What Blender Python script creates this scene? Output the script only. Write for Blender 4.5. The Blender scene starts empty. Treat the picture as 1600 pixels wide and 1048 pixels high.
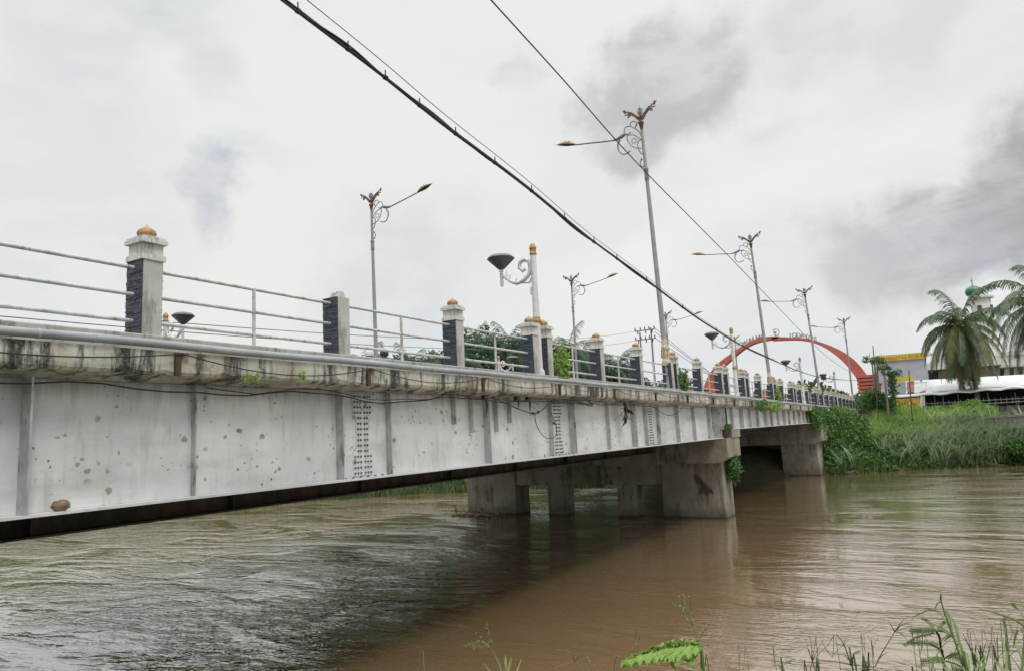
import bpy, math, random
import numpy as np
from mathutils import Vector, Matrix
random.seed(7); rng = np.random.default_rng(7)
C = bpy.context.scene.collection
PI = math.pi
# ------------------------------------------------------------------ camera frame (metres; camera at the origin, water 3.7 m lower)
FPX = 1100.0
pit, rol, yaw = [math.radians(a) for a in (7.94, 2.84, 31.06)]
Fv = np.array([-math.sin(yaw)*math.cos(pit), math.cos(yaw)*math.cos(pit), math.sin(pit)])
R0 = np.array([math.cos(yaw), math.sin(yaw), 0]); U0 = np.cross(R0, Fv)
Rv = R0*math.cos(rol) - U0*math.sin(rol); Uv = U0*math.cos(rol) + R0*math.sin(rol)
def ray(x, y): return Fv*FPX + Rv*(x-800) - Uv*(y-524)
def at(x, y, dist):
    d = ray(x, y); return d/math.hypot(d[0], d[1])*dist
def dirn(x, y):
    d = ray(x, y); return d/np.linalg.norm(d)
WZ = -3.7
# ------------------------------------------------------------------ node materials
def newmat(name):
    m = bpy.data.materials.new(name); m.use_nodes = True
    nt = m.node_tree; b = nt.nodes['Principled BSDF']
    return m, nt, b
def N(nt, t, **k):
    n = nt.nodes.new(t)
    for a, v in k.items():
        if a in n.inputs: n.inputs[a].default_value = v
        else: setattr(n, a, v)
    return n
def mapping(nt, scale, coord='Object'):
    tc = N(nt, 'ShaderNodeTexCoord'); mp = N(nt, 'ShaderNodeMapping')
    mp.inputs['Scale'].default_value = scale
    nt.links.new(tc.outputs[coord], mp.inputs['Vector']); return mp.outputs['Vector']
def noise(nt, vec, scale, detail=4, rough=.55, dist=0.0):
    n = N(nt, 'ShaderNodeTexNoise'); n.inputs['Scale'].default_value = scale
    n.inputs['Detail'].default_value = detail; n.inputs['Roughness'].default_value = rough
    n.inputs['Distortion'].default_value = dist
    nt.links.new(vec, n.inputs['Vector']); return n.outputs['Fac']
def rng_(nt, fac, a, b, lo=0., hi=1.):
    r = N(nt, 'ShaderNodeMapRange', clamp=True); r.interpolation_type = 'SMOOTHSTEP'
    for i, v in enumerate((a, b, lo, hi)): r.inputs[i+1].default_value = v
    nt.links.new(fac, r.inputs[0]); return r.outputs[0]
def mixc(nt, fac, a, b, mode='MIX'):
    m = N(nt, 'ShaderNodeMix', data_type='RGBA', blend_type=mode)
    for s, v in ((0, fac), (6, a), (7, b)):
        if isinstance(v, (int, float)): m.inputs[s].default_value = v
        elif isinstance(v, tuple): m.inputs[s].default_value = (*v[:3], 1)
        else: nt.links.new(v, m.inputs[s])
    return m.outputs[2]
def mth(nt, op, a, b=None):
    m = N(nt, 'ShaderNodeMath', operation=op)
    for s, v in ((0, a), (1, b)):
        if v is None: continue
        if isinstance(v, (int, float)): m.inputs[s].default_value = v
        else: nt.links.new(v, m.inputs[s])
    return m.outputs[0]
def bump(nt, b, h, strength=.3, dist=.01):
    n = N(nt, 'ShaderNodeBump'); n.inputs['Strength'].default_value = strength; n.inputs['Distance'].default_value = dist
    nt.links.new(h, n.inputs['Height']); nt.links.new(n.outputs[0], b.inputs['Normal'])
def simple(name, col, rough=.6, var=.25, scale=6, dirt=None, metal=0., bmp=0.0):
    m, nt, b = newmat(name); v = mapping(nt, (1, 1, 1)); f = noise(nt, v, scale, 5, .6)
    d = tuple(c*(1-var) for c in col); l = tuple(min(1, c*(1+var)) for c in col)
    c = mixc(nt, rng_(nt, f, .3, .7), d, l)
    if dirt:
        f2 = noise(nt, mapping(nt, (1, 1, .35)), scale*1.7, 6, .7)
        c = mixc(nt, rng_(nt, f2, .52, .68), c, dirt)
    nt.links.new(c, b.inputs['Base Color']); b.inputs['Roughness'].default_value = rough; b.inputs['Metallic'].default_value = metal
    if bmp: bump(nt, b, f, .5, bmp)
    return m
def leafmat(name, c1, c2, c3=None, scale=.6, trans=.25, rough=.55):
    m, nt, b = newmat(name); v = mapping(nt, (1, 1, 1)); f = noise(nt, v, scale, 3, .6)
    g = N(nt, 'ShaderNodeNewGeometry')
    c = mixc(nt, rng_(nt, f, .35, .65), c1, c2)
    c = mixc(nt, mth(nt, 'MULTIPLY', g.outputs['Random Per Island'], .55), c, c3 or tuple(x*1.5 for x in c2))
    nt.links.new(c, b.inputs['Base Color']); b.inputs['Roughness'].default_value = rough
    t = N(nt, 'ShaderNodeBsdfTranslucent'); nt.links.new(c, t.inputs['Color'])
    mx = N(nt, 'ShaderNodeMixShader'); mx.inputs[0].default_value = trans
    nt.links.new(b.outputs[0], mx.inputs[1]); nt.links.new(t.outputs[0], mx.inputs[2])
    nt.links.new(mx.outputs[0], nt.nodes['Material Output'].inputs['Surface']); return m
def concrete(name, pale, mid, dark, streak=.5, ochre=(.23, .19, .11), sc=1.0, bm=.006, th=.50, sa=.9):
    m, nt, b = newmat(name)
    vs = mapping(nt, (sc, sc, .16*sc)); vb = mapping(nt, (sc, sc, sc))
    f1 = noise(nt, vb, 1.1, 6, .65); c = mixc(nt, rng_(nt, f1, .35, .65), mid, pale)
    f2 = noise(nt, vs, 5.0, 8, .72, .3); f2b = noise(nt, vb, .9, 4, .6)
    c = mixc(nt, mth(nt, 'MULTIPLY', rng_(nt, mth(nt, 'ADD', f2, mth(nt, 'MULTIPLY', mth(nt, 'SUBTRACT', f2b, .5), .5)), th, th+.16), sa), c, dark)
    f3 = noise(nt, vs, 2.2, 4, .6); c = mixc(nt, mth(nt, 'MULTIPLY', rng_(nt, f3, .52, .72), .6), c, ochre)
    f4 = noise(nt, vb, 9, 8, .75); c = mixc(nt, mth(nt, 'MULTIPLY', rng_(nt, f4, .55, .72), streak), c, dark)
    f5 = noise(nt, vb, 30, 4, .7); c = mixc(nt, mth(nt, 'MULTIPLY', rng_(nt, f5, .4, .7), .25), c, pale)
    nt.links.new(c, b.inputs['Base Color']); b.inputs['Roughness'].default_value = .9
    bump(nt, b, f4, .8, bm); return m
M = {}
M['edge'] = concrete('stained_concrete', (.62, .61, .54), (.40, .39, .32), (.03, .03, .027), .8, (.30, .24, .12), 1.0, .012, .44, 1.0)
M['curb'] = concrete('kerb_concrete', (.42, .41, .38), (.32, .31, .28), (.12, .12, .11), .4, (.26, .23, .17), 1.5, .004)
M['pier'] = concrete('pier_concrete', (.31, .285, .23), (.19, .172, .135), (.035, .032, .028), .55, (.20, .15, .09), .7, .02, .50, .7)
def tide():
    m = M['pier']; nt = m.node_tree; b = nt.nodes['Principled BSDF']; src = b.inputs['Base Color'].links[0].from_socket
    tc = N(nt, 'ShaderNodeTexCoord'); sx = N(nt, 'ShaderNodeSeparateXYZ'); nt.links.new(tc.outputs['Object'], sx.inputs[0])
    v = mapping(nt, (1, 1, 1)); f = noise(nt, v, 1.6, 6, .7); g = noise(nt, v, .75, 5, .7, .6)
    band = rng_(nt, mth(nt, 'ADD', sx.outputs[2], mth(nt, 'MULTIPLY', mth(nt, 'SUBTRACT', f, .5), .9)), -3.05, -3.55)
    c = mixc(nt, mth(nt, 'MULTIPLY', band, .55), src, (.085, .068, .045))
    line = rng_(nt, mth(nt, 'ADD', sx.outputs[2], mth(nt, 'MULTIPLY', mth(nt, 'SUBTRACT', f, .5), .15)), -3.58, -3.64); c = mixc(nt, mth(nt, 'MULTIPLY', line, .8), c, (.03, .028, .024))
    c = mixc(nt, mth(nt, 'MULTIPLY', rng_(nt, g, .60, .66), .8), c, (.030, .030, .024))
    nt.links.new(c, b.inputs['Base Color'])
tide()
M['postc'] = concrete('post_plaster', (.50, .50, .46), (.40, .40, .37), (.20, .20, .18), .3, (.34, .32, .26), 2.0, .003)
M['capw'] = concrete('cap_plaster', (.66, .66, .62), (.55, .55, .51), (.26, .26, .24), .35, (.42, .40, .33), 2.2, .003)
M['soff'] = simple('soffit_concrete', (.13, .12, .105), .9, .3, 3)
M['cream'] = simple('cream_gold_paint', (.50, .43, .32), .5, .35, 18, (.40, .24, .08))
def m_paint():
    m, nt, b = newmat('girder_paint')
    vb = mapping(nt, (1, 1, 1)); vh = mapping(nt, (1, .35, 1.4)); vs = mapping(nt, (1, 1.3, .22))
    f = noise(nt, vb, .8, 5, .6); c = mixc(nt, rng_(nt, f, .3, .7), (.52, .52, .525), (.67, .67, .67))
    f = noise(nt, vh, 1.6, 5, .6); c = mixc(nt, mth(nt, 'MULTIPLY', rng_(nt, f, .45, .7), .55), c, (.38, .385, .385))
    f = noise(nt, vs, 6, 6, .7); c = mixc(nt, mth(nt, 'MULTIPLY', rng_(nt, f, .50, .70), .45), c, (.34, .33, .29))
    f = noise(nt, vb, 14, 6, .75); c = mixc(nt, mth(nt, 'MULTIPLY', rng_(nt, f, .5, .75), .22), c, (.70, .70, .70))
    # rust blisters in loose clusters
    for sc, rad, msc, lo, hi, colr in ((6.0, .26, 1.3, .52, .58, (.19, .135, .085)), (15.0, .26, 1.8, .53, .60, (.075, .06, .05)), (9.0, .30, 1.1, .56, .62, (.25, .20, .13))):
        vo = N(nt, 'ShaderNodeTexVoronoi'); vo.inputs['Scale'].default_value = sc
        wob = N(nt, 'ShaderNodeTexNoise'); wob.inputs['Scale'].default_value = 13; wob.inputs['Detail'].default_value = 5; nt.links.new(vb, wob.inputs['Vector'])
        add = N(nt, 'ShaderNodeMix', data_type='VECTOR'); add.inputs[0].default_value = .07
        nt.links.new(vb, add.inputs[4]); nt.links.new(wob.outputs['Color'], add.inputs[5])
        nt.links.new(add.outputs[1], vo.inputs['Vector'])
        sp0 = N(nt, 'ShaderNodeSeparateColor'); nt.links.new(vo.outputs['Color'], sp0.inputs[0])
        sp = rng_(nt, mth(nt, 'ADD', vo.outputs['Distance'], mth(nt, 'MULTIPLY', sp0.outputs[1], rad*.75)), rad*1.25, rad*.8)
        mk = noise(nt, vb, msc, 2, .5); mk = rng_(nt, mk, lo, hi)
        sep = N(nt, 'ShaderNodeSeparateColor'); nt.links.new(vo.outputs['Color'], sep.inputs[0])
        pick = mth(nt, 'GREATER_THAN', sep.outputs[0], .55)
        c = mixc(nt, mth(nt, 'MULTIPLY', mth(nt, 'MULTIPLY', sp, mk), mth(nt, 'MULTIPLY', pick, .85)), c, colr)
    # dirt streaks and the shade under the fascia, painted dark along the girder top
    tc = N(nt, 'ShaderNodeTexCoord'); sx = N(nt, 'ShaderNodeSeparateXYZ'); nt.links.new(tc.outputs['Object'], sx.inputs[0])
    top = rng_(nt, mth(nt, 'ADD', sx.outputs[2], mth(nt, 'MULTIPLY', noise(nt, mapping(nt, (1, 1, .02)), 7, 6, .8), .5)), .74, 1.10)
    c = mixc(nt, mth(nt, 'MULTIPLY', top, .75), c, (.12, .115, .105))
    nt.links.new(c, b.inputs['Base Color']); b.inputs['Roughness'].default_value = .5
    bump(nt, b, noise(nt, vh, 3, 3, .5), .35, .012); return m
M['paint'] = m_paint()
M['stiff'] = simple('stiffener_paint', (.36, .36, .36), .6, .2, 4, (.16, .13, .10))
M['bolt'] = simple('bolt_steel', (.09, .08, .075), .6, .4, 30)
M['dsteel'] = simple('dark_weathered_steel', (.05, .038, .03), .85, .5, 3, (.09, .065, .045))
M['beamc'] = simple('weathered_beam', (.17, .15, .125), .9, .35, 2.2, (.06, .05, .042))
def m_slate():
    m, nt, b = newmat('slate_cladding')
    v = mapping(nt, (3, 3, 34)); f = noise(nt, v, 1.0, 3, .6); v2 = mapping(nt, (7, 7, 20)); f2 = noise(nt, v2, 1.5, 4, .7)
    c = mixc(nt, rng_(nt, f2, .3, .7), (.024, .031, .048), (.072, .086, .118))
    c = mixc(nt, rng_(nt, f, .58, .70), c, (.012, .015, .022))
    nt.links.new(c, b.inputs['Base Color']); b.inputs['Roughness'].default_value = .55
    bump(nt, b, f, 1.0, .02); return m
M['slate'] = m_slate()
M['gold'] = simple('gold_paint', (.38, .215, .07), .5, .3, 20, (.20, .12, .06))
M['brass'] = simple('tarnished_brass', (.36, .23, .09), .5, .3, 25, (.12, .07, .04))
M['maroon'] = simple('dark_red_paint', (.085, .028, .02), .5, .3, 25)
M['wing'] = simple('brown_gold_paint', (.15, .075, .03), .5, .6, 9, (.06, .025, .02))
M['rail'] = simple('rail_paint', (.50, .49, .49), .42, .2, 5, (.27, .21, .17))
M['pipe'] = simple('grey_pipe', (.29, .315, .34), .5, .2, 2, (.30, .31, .31))
M['rust'] = simple('rusty_steel', (.075, .045, .03), .9, .4, 12)
M['pole'] = simple('pole_paint', (.28, .275, .265), .5, .12, 3, (.27, .25, .22))
M['poledk'] = simple('galvanised_steel', (.20, .205, .20), .45, .2, 6, (.13, .12, .11))
M['wpaint'] = simple('white_paint', (.62, .62, .62), .5, .1, 4, (.42, .41, .38))
M['lampgl'] = simple('grey_lamp_glass', (.10, .10, .105), .3, .2, 8)
M['cable'] = simple('black_cable', (.018, .018, .024), .5, .2, 10)
M['cableb'] = simple('blue_black_cable', (.025, .025, .055), .45, .2, 10)
M['wire'] = simple('grey_wire', (.09, .09, .10), .5, .2, 10)
M['red'] = simple('arch_red_paint', (.50, .125, .09), .55, .15, 1.2, (.42, .10, .075))
M['letter'] = simple('grey_letter_metal', (.30, .30, .30), .5, .1, 4)
M['asph'] = simple('asphalt', (.05, .05, .052), .9, .3, 5)
M['wood'] = simple('driftwood', (.16, .125, .09), .9, .4, 8)
M['rock'] = simple('brown_clod', (.22, .15, .09), .95, .35, 14, None, 0, .01)
M['bark'] = simple('palm_bark', (.17, .155, .13), .9, .3, 6, (.09, .08, .065))
M['skin'] = simple('skin', (.30, .17, .11), .55, .08, 6)
M['maroonc'] = simple('maroon_cloth', (.16, .025, .03), .85, .2, 8)
M['pinkc'] = simple('pink_cloth', (.50, .32, .33), .85, .1, 8)
M['whitec'] = simple('white_cloth', (.62, .63, .68), .85, .08, 8)
M['blackp'] = simple('black_plastic', (.02, .02, .022), .35, .2, 8)
M['roofw'] = simple('white_roof_sheet', (.62, .64, .65), .5, .08, 1.0, (.46, .47, .46))
M['rooff'] = simple('grey_blue_roof_sheet', (.15, .16, .19), .6, .2, 1.5)
M['roofm'] = simple('maroon_roof_stripe', (.26, .10, .10), .7, .3, 2)
M['wallw'] = simple('white_wall', (.70, .69, .65), .8, .1, .8, (.42, .41, .36))
M['wallb'] = simple('brown_wall', (.22, .17, .12), .85, .25, 1.4)
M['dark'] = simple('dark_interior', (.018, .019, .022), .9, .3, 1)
M['win'] = simple('window_glass', (.05, .055, .06), .15, .2, 1)
M['green'] = simple('dome_green', (.03, .17, .115), .4, .15, 1.2)
M['stone'] = concrete('wall_stone', (.40, .38, .34), (.30, .285, .25), (.10, .095, .08), .6, (.24, .21, .16), 1.0, .03)
M['yel'] = simple('yellow_banner', (.62, .56, .07), .6, .08, 1)
M['ora'] = simple('orange_banner', (.55, .27, .04), .6, .35, .7)
M['ban'] = simple('grey_white_banner', (.47, .46, .53), .6, .08, .8)
M['redt'] = simple('red_lettering', (.50, .12, .03), .6, .08, 1)
M['dgt'] = simple('dark_green_lettering', (.05, .09, .04), .6, .08, 1)
M['ink'] = simple('violet_ink', (.22, .19, .27), .6, .08, 1)
M['pinkr'] = simple('red_panel', (.48, .12, .13), .6, .1, 1)
M['plasg'] = simple('green_plastic', (.03, .20, .14), .5, .1, 1)
M['leafd'] = leafmat('dark_leaf', (.03, .09, .022), (.075, .18, .04), (.14, .27, .07), .35)
M['leafm'] = leafmat('mid_leaf', (.04, .11, .028), (.085, .19, .045), (.15, .27, .08), .4)
M['leafb'] = leafmat('bright_grass_leaf', (.17, .30, .05), (.25, .40, .08), (.34, .47, .13), .35, .35)
M['leafg'] = leafmat('green_grass_leaf', (.10, .20, .04), (.17, .28, .06), (.27, .37, .11), .4, .3)
M['leafl'] = leafmat('olive_green_leaf', (.05, .09, .03), (.09, .145, .045), (.15, .20, .07), .4, .3)
M['reed'] = leafmat('pale_reed_leaf', (.20, .28, .14), (.32, .40, .24), (.52, .58, .42), .5, .3)
M['palm'] = leafmat('palm_leaf', (.04, .075, .03), (.085, .13, .055), (.15, .20, .10), .3, .25)
M['palmf'] = leafmat('hazed_palm_leaf', (.035, .08, .045), (.06, .12, .065), (.10, .17, .095), .2, .3)  # bluish distance haze mixed into the leaf colour
M['palmy'] = leafmat('yellowing_palm_leaf', (.11, .13, .04), (.17, .18, .06), (.24, .24, .09), .3, .3)
M['treef'] = leafmat('far_tree_leaf', (.035, .085, .05), (.065, .13, .07), (.10, .18, .10), .25, .25)
M['fg1'] = leafmat('foreground_grass', (.10, .17, .05), (.18, .26, .08), (.28, .34, .14), 3, .35)
M['fg2'] = leafmat('dry_grass_stem', (.17, .17, .07), (.27, .26, .13), (.20, .25, .09), 3, .3)
M['fg3'] = leafmat('dark_weed', (.05, .075, .035), (.09, .13, .06), (.14, .18, .09), 3, .25)
M['fg4'] = leafmat('lime_leaf', (.20, .35, .06), (.28, .44, .085), (.38, .50, .14), 6, .45)
def m_ground():
    m, nt, b = newmat('bank_soil'); v = mapping(nt, (1, 1, 1)); f = noise(nt, v, .5, 6, .65); f2 = noise(nt, v, 4, 6, .7)
    c = mixc(nt, rng_(nt, f, .4, .62), (.11, .085, .055), (.055, .095, .03)); c = mixc(nt, rng_(nt, f2, .45, .65), c, (.04, .055, .022))
    nt.links.new(c, b.inputs['Base Color']); b.inputs['Roughness'].default_value = .95; bump(nt, b, f2, .8, .08); return m
M['ground'] = m_ground()
def m_water():
    m, nt, b = newmat('muddy_water')
    v = mapping(nt, (1, 1, 1)); f = noise(nt, v, .06, 3, .5, .4); f2 = noise(nt, mapping(nt, (.6, 1.6, 1)), .5, 5, .6, 1.2)
    c = mixc(nt, rng_(nt, f, .38, .62), (.225, .142, .074), (.215, .165, .072))
    c = mixc(nt, mth(nt, 'MULTIPLY', rng_(nt, f2, .35, .65), .35), c, (.225, .158, .092))
    nt.links.new(c, b.inputs['Base Color']); b.inputs['Roughness'].default_value = .045
    b.inputs['IOR'].default_value = 2.25; b.inputs['Specular IOR Level'].default_value = .5; b.inputs['Coat Weight'].default_value = 1; b.inputs['Coat IOR'].default_value = 1.5; b.inputs['Coat Roughness'].default_value = .03
    # current: fine ripples drawn out along the flow, calmer and livelier patches, slow boils
    mp = N(nt, 'ShaderNodeMapping'); tc = N(nt, 'ShaderNodeTexCoord'); mp.inputs['Rotation'].default_value = (0, 0, math.radians(-22))
    mp.inputs['Scale'].default_value = (.9, 1.5, 1); nt.links.new(tc.outputs['Object'], mp.inputs['Vector'])
    def flow(sx_, sy_, sc_, det, dist_):
        q = N(nt, 'ShaderNodeMapping'); q.inputs['Rotation'].default_value = (0, 0, math.radians(-24)); q.inputs['Scale'].default_value = (sx_, sy_, 1)
        nt.links.new(tc.outputs['Object'], q.inputs['Vector']); return noise(nt, q.outputs[0], sc_, det, .55, dist_)
    def ridge(f): return mth(nt, 'SUBTRACT', 1.0, mth(nt, 'MULTIPLY', mth(nt, 'ABSOLUTE', mth(nt, 'SUBTRACT', f, .5)), 3.2))
    w1 = ridge(flow(1.1, 3.6, 1.0, 3, .9)); w1b = ridge(flow(2.6, 7.5, 1.0, 2, .6)); w2 = flow(.35, .9, 1.0, 3, 1.2); w3 = flow(7, 14, 1.0, 3, .4)
    pat = rng_(nt, flow(.16, .34, 1.0, 4, 1.0), .40, .60, .22, 1.0)
    sxw = N(nt, 'ShaderNodeSeparateXYZ'); nt.links.new(tc.outputs['Object'], sxw.inputs[0])
    zone = mth(nt, 'ADD', rng_(nt, sxw.outputs[0], -8.0, -11.5, .16, 1.0), rng_(nt, sxw.outputs[0], -5.0, .5, 0, .40))
    h = mth(nt, 'ADD', mth(nt, 'MULTIPLY', w1, .60), mth(nt, 'MULTIPLY', w1b, .17)); h = mth(nt, 'ADD', h, mth(nt, 'MULTIPLY', w2, 1.4)); h = mth(nt, 'ADD', h, mth(nt, 'MULTIPLY', w3, .07))
    h = mth(nt, 'MULTIPLY', h, mth(nt, 'MULTIPLY', pat, zone))
    foam = mth(nt, 'MULTIPLY', rng_(nt, flow(1.0, 6.5, .9, 6, 1.4), .69, .74), rng_(nt, flow(.12, .5, 1.0, 3, .8), .50, .62))
    c = mixc(nt, mth(nt, 'MULTIPLY', foam, .55), c, (.52, .45, .36)); nt.links.new(c, b.inputs['Base Color'])
    bump(nt, b, h, 1.0, .055); nt.links.new(b.inputs['Normal'].links[0].from_socket, b.inputs['Coat Normal']); return m
M['water'] = m_water()
# ------------------------------------------------------------------ mesh helpers
class MB:
    def __init__(s): s.v = []; s.f = []; s.m = []; s.sm = []
    def add(s, vs, fs, mi=0, smooth=False):
        o = len(s.v); s.v += [tuple(map(float, p)) for p in vs]
        for f in fs: s.f.append(tuple(o+i for i in f)); s.m.append(mi); s.sm.append(smooth)
        return s
    def box(s, x0, x1, y0, y1, z0, z1, mi=0):
        v = [(x, y, z) for z in (z0, z1) for x, y in ((x0, y0), (x1, y0), (x1, y1), (x0, y1))]
        return s.add(v, [(0, 3, 2, 1), (4, 5, 6, 7), (0, 1, 5, 4), (1, 2, 6, 5), (2, 3, 7, 6), (3, 0, 4, 7)], mi)
    def tube(s, pts, r, seg=8, mi=0, smooth=True, cap=True):
        P = [np.array(p, float) for p in pts]; n = len(P)
        rr = r if isinstance(r, (list, tuple)) else [r]*n
        ring = []; prev = None
        for i in range(n):
            t = P[min(i+1, n-1)]-P[max(i-1, 0)]; t = t/(np.linalg.norm(t)+1e-9)
            if prev is None:
                a = np.array([0, 0, 1.]) if abs(t[2]) < .9 else np.array([1., 0, 0]); u = np.cross(t, a)
            else: u = prev-t*(prev@t)
            u = u/(np.linalg.norm(u)+1e-9); w = np.cross(t, u); prev = u
            ring += [tuple(P[i]+rr[i]*(math.cos(2*PI*k/seg)*u+math.sin(2*PI*k/seg)*w)) for k in range(seg)]
        f = [(i*seg+k, i*seg+(k+1) % seg, (i+1)*seg+(k+1) % seg, (i+1)*seg+k) for i in range(n-1) for k in range(seg)]
        s.add(ring, f, mi, smooth)
        if cap: s.add(ring[:seg], [tuple(range(seg-1, -1, -1))], mi); s.add(ring[-seg:], [tuple(range(seg))], mi)
        return s
    def lathe(s, prof, c=(0, 0, 0), seg=16, mi=0, smooth=True, sq=False):
        k0 = PI/seg if sq else 0; v = []
        for r, z in prof: v += [(c[0]+r*math.cos(2*PI*k/seg+k0), c[1]+r*math.sin(2*PI*k/seg+k0), c[2]+z) for k in range(seg)]
        n = len(prof); f = [(i*seg+k, i*seg+(k+1) % seg, (i+1)*seg+(k+1) % seg, (i+1)*seg+k) for i in range(n-1) for k in range(seg)]
        s.add(v, f, mi, smooth); s.add(v[:seg], [tuple(range(seg-1, -1, -1))], mi); s.add(v[-seg:], [tuple(range(seg))], mi); return s
    def prism(s, poly, a, b, axis='y', mi=0):   # poly of 2D points, extruded from a to b
        def P(p, t): return (p[0], t, p[1]) if axis == 'y' else ((t, p[0], p[1]) if axis == 'x' else (p[0], p[1], t))
        n = len(poly); v = [P(p, a) for p in poly]+[P(p, b) for p in poly]
        return s.add(v, [tuple(range(n)), tuple(range(2*n-1, n-1, -1))]+[(i, (i+1) % n, n+(i+1) % n, n+i) for i in range(n)], mi)
    def quads(s, A, mi=0):                       # numpy array (n,4,3)
        o = len(s.v); s.v += [tuple(p) for p in A.reshape(-1, 3).tolist()]; n = len(A)
        s.f += [(o+4*i, o+4*i+1, o+4*i+2, o+4*i+3) for i in range(n)]; s.m += [mi]*n; s.sm += [False]*n; return s
    def build(s, name, mats, parent=None, loc=None, rotz=0):
        me = bpy.data.meshes.new(name); me.from_pydata(s.v, [], s.f)
        for m in (mats if isinstance(mats, (list, tuple)) else [mats]): me.materials.append(m)
        me.polygons.foreach_set('material_index', s.m); me.polygons.foreach_set('use_smooth', s.sm)
        me.validate(); me.update()
        o = bpy.data.objects.new(name, me); C.objects.link(o)
        if parent: o.parent = parent
        if loc is not None: o.location = loc
        if rotz: o.rotation_euler.z = rotz
        return o
def tag(o, label=None, cat=None, group=None, kind=None):
    for k, v in (('label', label), ('category', cat), ('group', group), ('kind', kind)):
        if v: o[k] = v
    return o
def thing(name, label, cat, loc=(0, 0, 0), group=None, rotz=0):
    o = bpy.data.objects.new(name, None); C.objects.link(o); o.location = loc; o.rotation_euler.z = rotz
    return tag(o, label, cat, group)
def copy_tree(o, parent=None):
    c = o.copy(); C.objects.link(c); c.parent = parent
    for ch in [x for x in bpy.data.objects if x.parent == o]: copy_tree(ch, c)
    return c
def smooth_curve(pts, n=6):
    P = [np.array(p, float) for p in pts]; P = [2*P[0]-P[1]]+P+[2*P[-1]-P[-2]]; out = []
    for i in range(1, len(P)-2):
        for k in range(n):
            t = k/n; a, b, c, d = P[i-1:i+3]
            out.append(.5*((2*b)+(c-a)*t+(2*a-5*b+4*c-d)*t*t+(3*b-a-3*c+d)*t**3))
    out.append(P[-2]); return out
def leaf_quads(cen, L, W, up=.3, droop=0):
    n = len(cen); d = rng.normal(size=(n, 3)); d[:, 2] += up; d /= np.linalg.norm(d, axis=1)[:, None]
    e = rng.normal(size=(n, 3)); e = np.cross(d, e); e /= np.linalg.norm(e, axis=1)[:, None]
    l = L*rng.uniform(.6, 1.3, (n, 1)); w = W*rng.uniform(.7, 1.2, (n, 1))
    b = cen; mid = cen+d*l*.5; tip = cen+d*l
    return np.stack([b, mid+e*w*.5, tip, mid-e*w*.5], 1)
def blob_pts(n, c, r, hollow=.55):
    d = rng.normal(size=(n, 3)); d /= np.linalg.norm(d, axis=1)[:, None]
    return np.array(c)+d*np.array(r)*(hollow+(1-hollow)*rng.random((n, 1))**.6)
# ------------------------------------------------------------------ deck profile and terrain
_s = [-20, 4, 13, 22, 30, 40, 48, 60, 76, 100, 200]; _z = [1.29, 1.262, 1.235, 1.185, 1.13, 1.045, .975, .905, .77, .5, .3]
def dz(s): return float(np.interp(s, _s, _z))
T = np.array([.925, .38]); T /= np.linalg.norm(T); NN = np.array([-T[1], T[0]])
_bank = [(-600, -330), (-260, -120), (-120, -30), (-70, 5), (-45, 25), (-36, 34), (-27.7, 39.6), (-18.4, 44.6), (-7.3, 51.8), (-2.5, 55.2), (4.15, 58.8), (20, 66), (50, 76), (120, 90), (300, 110), (900, 150)]
_bu = [float(np.dot(p, T)) for p in _bank]; _bv = [float(np.dot(p, NN)) for p in _bank]
_pd = [-8, -2, 0, .8, 2, 3.5, 5.5, 8, 12, 20, 60, 2000]; _pz = [-5, -4.4, -3.78, -3.1, -2.5, -1.9, -1.0, -.6, -.35, -.1, .1, .3]
def bank_v(u): return float(np.interp(u, _bu, _bv))+.5*math.sin(u*.55)*math.cos(u*.21)
def gz(x, y):
    u = x*T[0]+y*T[1]; v = x*NN[0]+y*NN[1]; d = v-bank_v(u); z = float(np.interp(d, _pd, _pz))
    if y > 50:
        out = max(0, -20.6-x, x+6.6); front = max(0, 56-y)
        z = max(z, (dz(y)-.5)-out*1.5-front*2.2)
    return z
us = [-700, -400, -260, -180, -120]+list(np.arange(-90, 110, 1.6))+[130, 170, 230, 320, 500, 900]
ds = [-8, -4, -2, -.6, 0, .5, 1, 1.6, 2.3, 3, 3.8, 4.6, 5.5, 6.5, 8, 10, 12, 15, 18, 22, 27, 33, 42, 60, 100, 200, 500, 1500]
mb = MB(); vs = []
for u in us:
    for d in ds:
        p = T*u+NN*(bank_v(u)+d); z = gz(p[0], p[1])
        if .3 < d < 60 and -95 < u < 115: z += .06*math.sin(p[0]*1.3+p[1]*.7)*math.sin(p[1]*1.1)*min(1, d/3)
        vs.append((p[0], p[1], z))
nd = len(ds)
mb.add(vs, [(i*nd+j, (i+1)*nd+j, (i+1)*nd+j+1, i*nd+j+1) for i in range(len(us)-1) for j in range(nd-1)], 0, True)
tag(mb.build('ground', M['ground']), kind='structure')
# near bank, on which the photographer stands
mb = MB(); vs = []; vv = [9.5, 8, 7.4, 6.5, 5, 3.5, 2, 0, -3, -10, -60, -600]; vz = [-5, -4.1, -3.75, -3.45, -3.0, -2.55, -2.1, -1.72, -1.3, -1.1, -.6, -.3]
ul = [-700, -200]+list(np.arange(-60, 62, 2.0))+[200, 900]
for u in ul:
    for v, z in zip(vv, vz):
        p = T*u+NN*(v+.35*math.sin(u*.5)); vs.append((p[0], p[1], z+.06*math.sin(u*1.7+v*2)))
nv = len(vv)
mb.add(vs, [(i*nv+j, i*nv+j+1, (i+1)*nv+j+1, (i+1)*nv+j) for i in range(len(ul)-1) for j in range(nv-1)], 0, True)
tag(mb.build('riverbank', M['ground']), kind='structure')
def nearz(x, y):
    v = x*NN[0]+y*NN[1]; return float(np.interp(v, vv[::-1], vz[::-1]))
mb = MB(); mb.add([(-900, -900, WZ), (900, -900, WZ), (900, 900, WZ), (-900, 900, WZ)], [(0, 1, 2, 3)])
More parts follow.
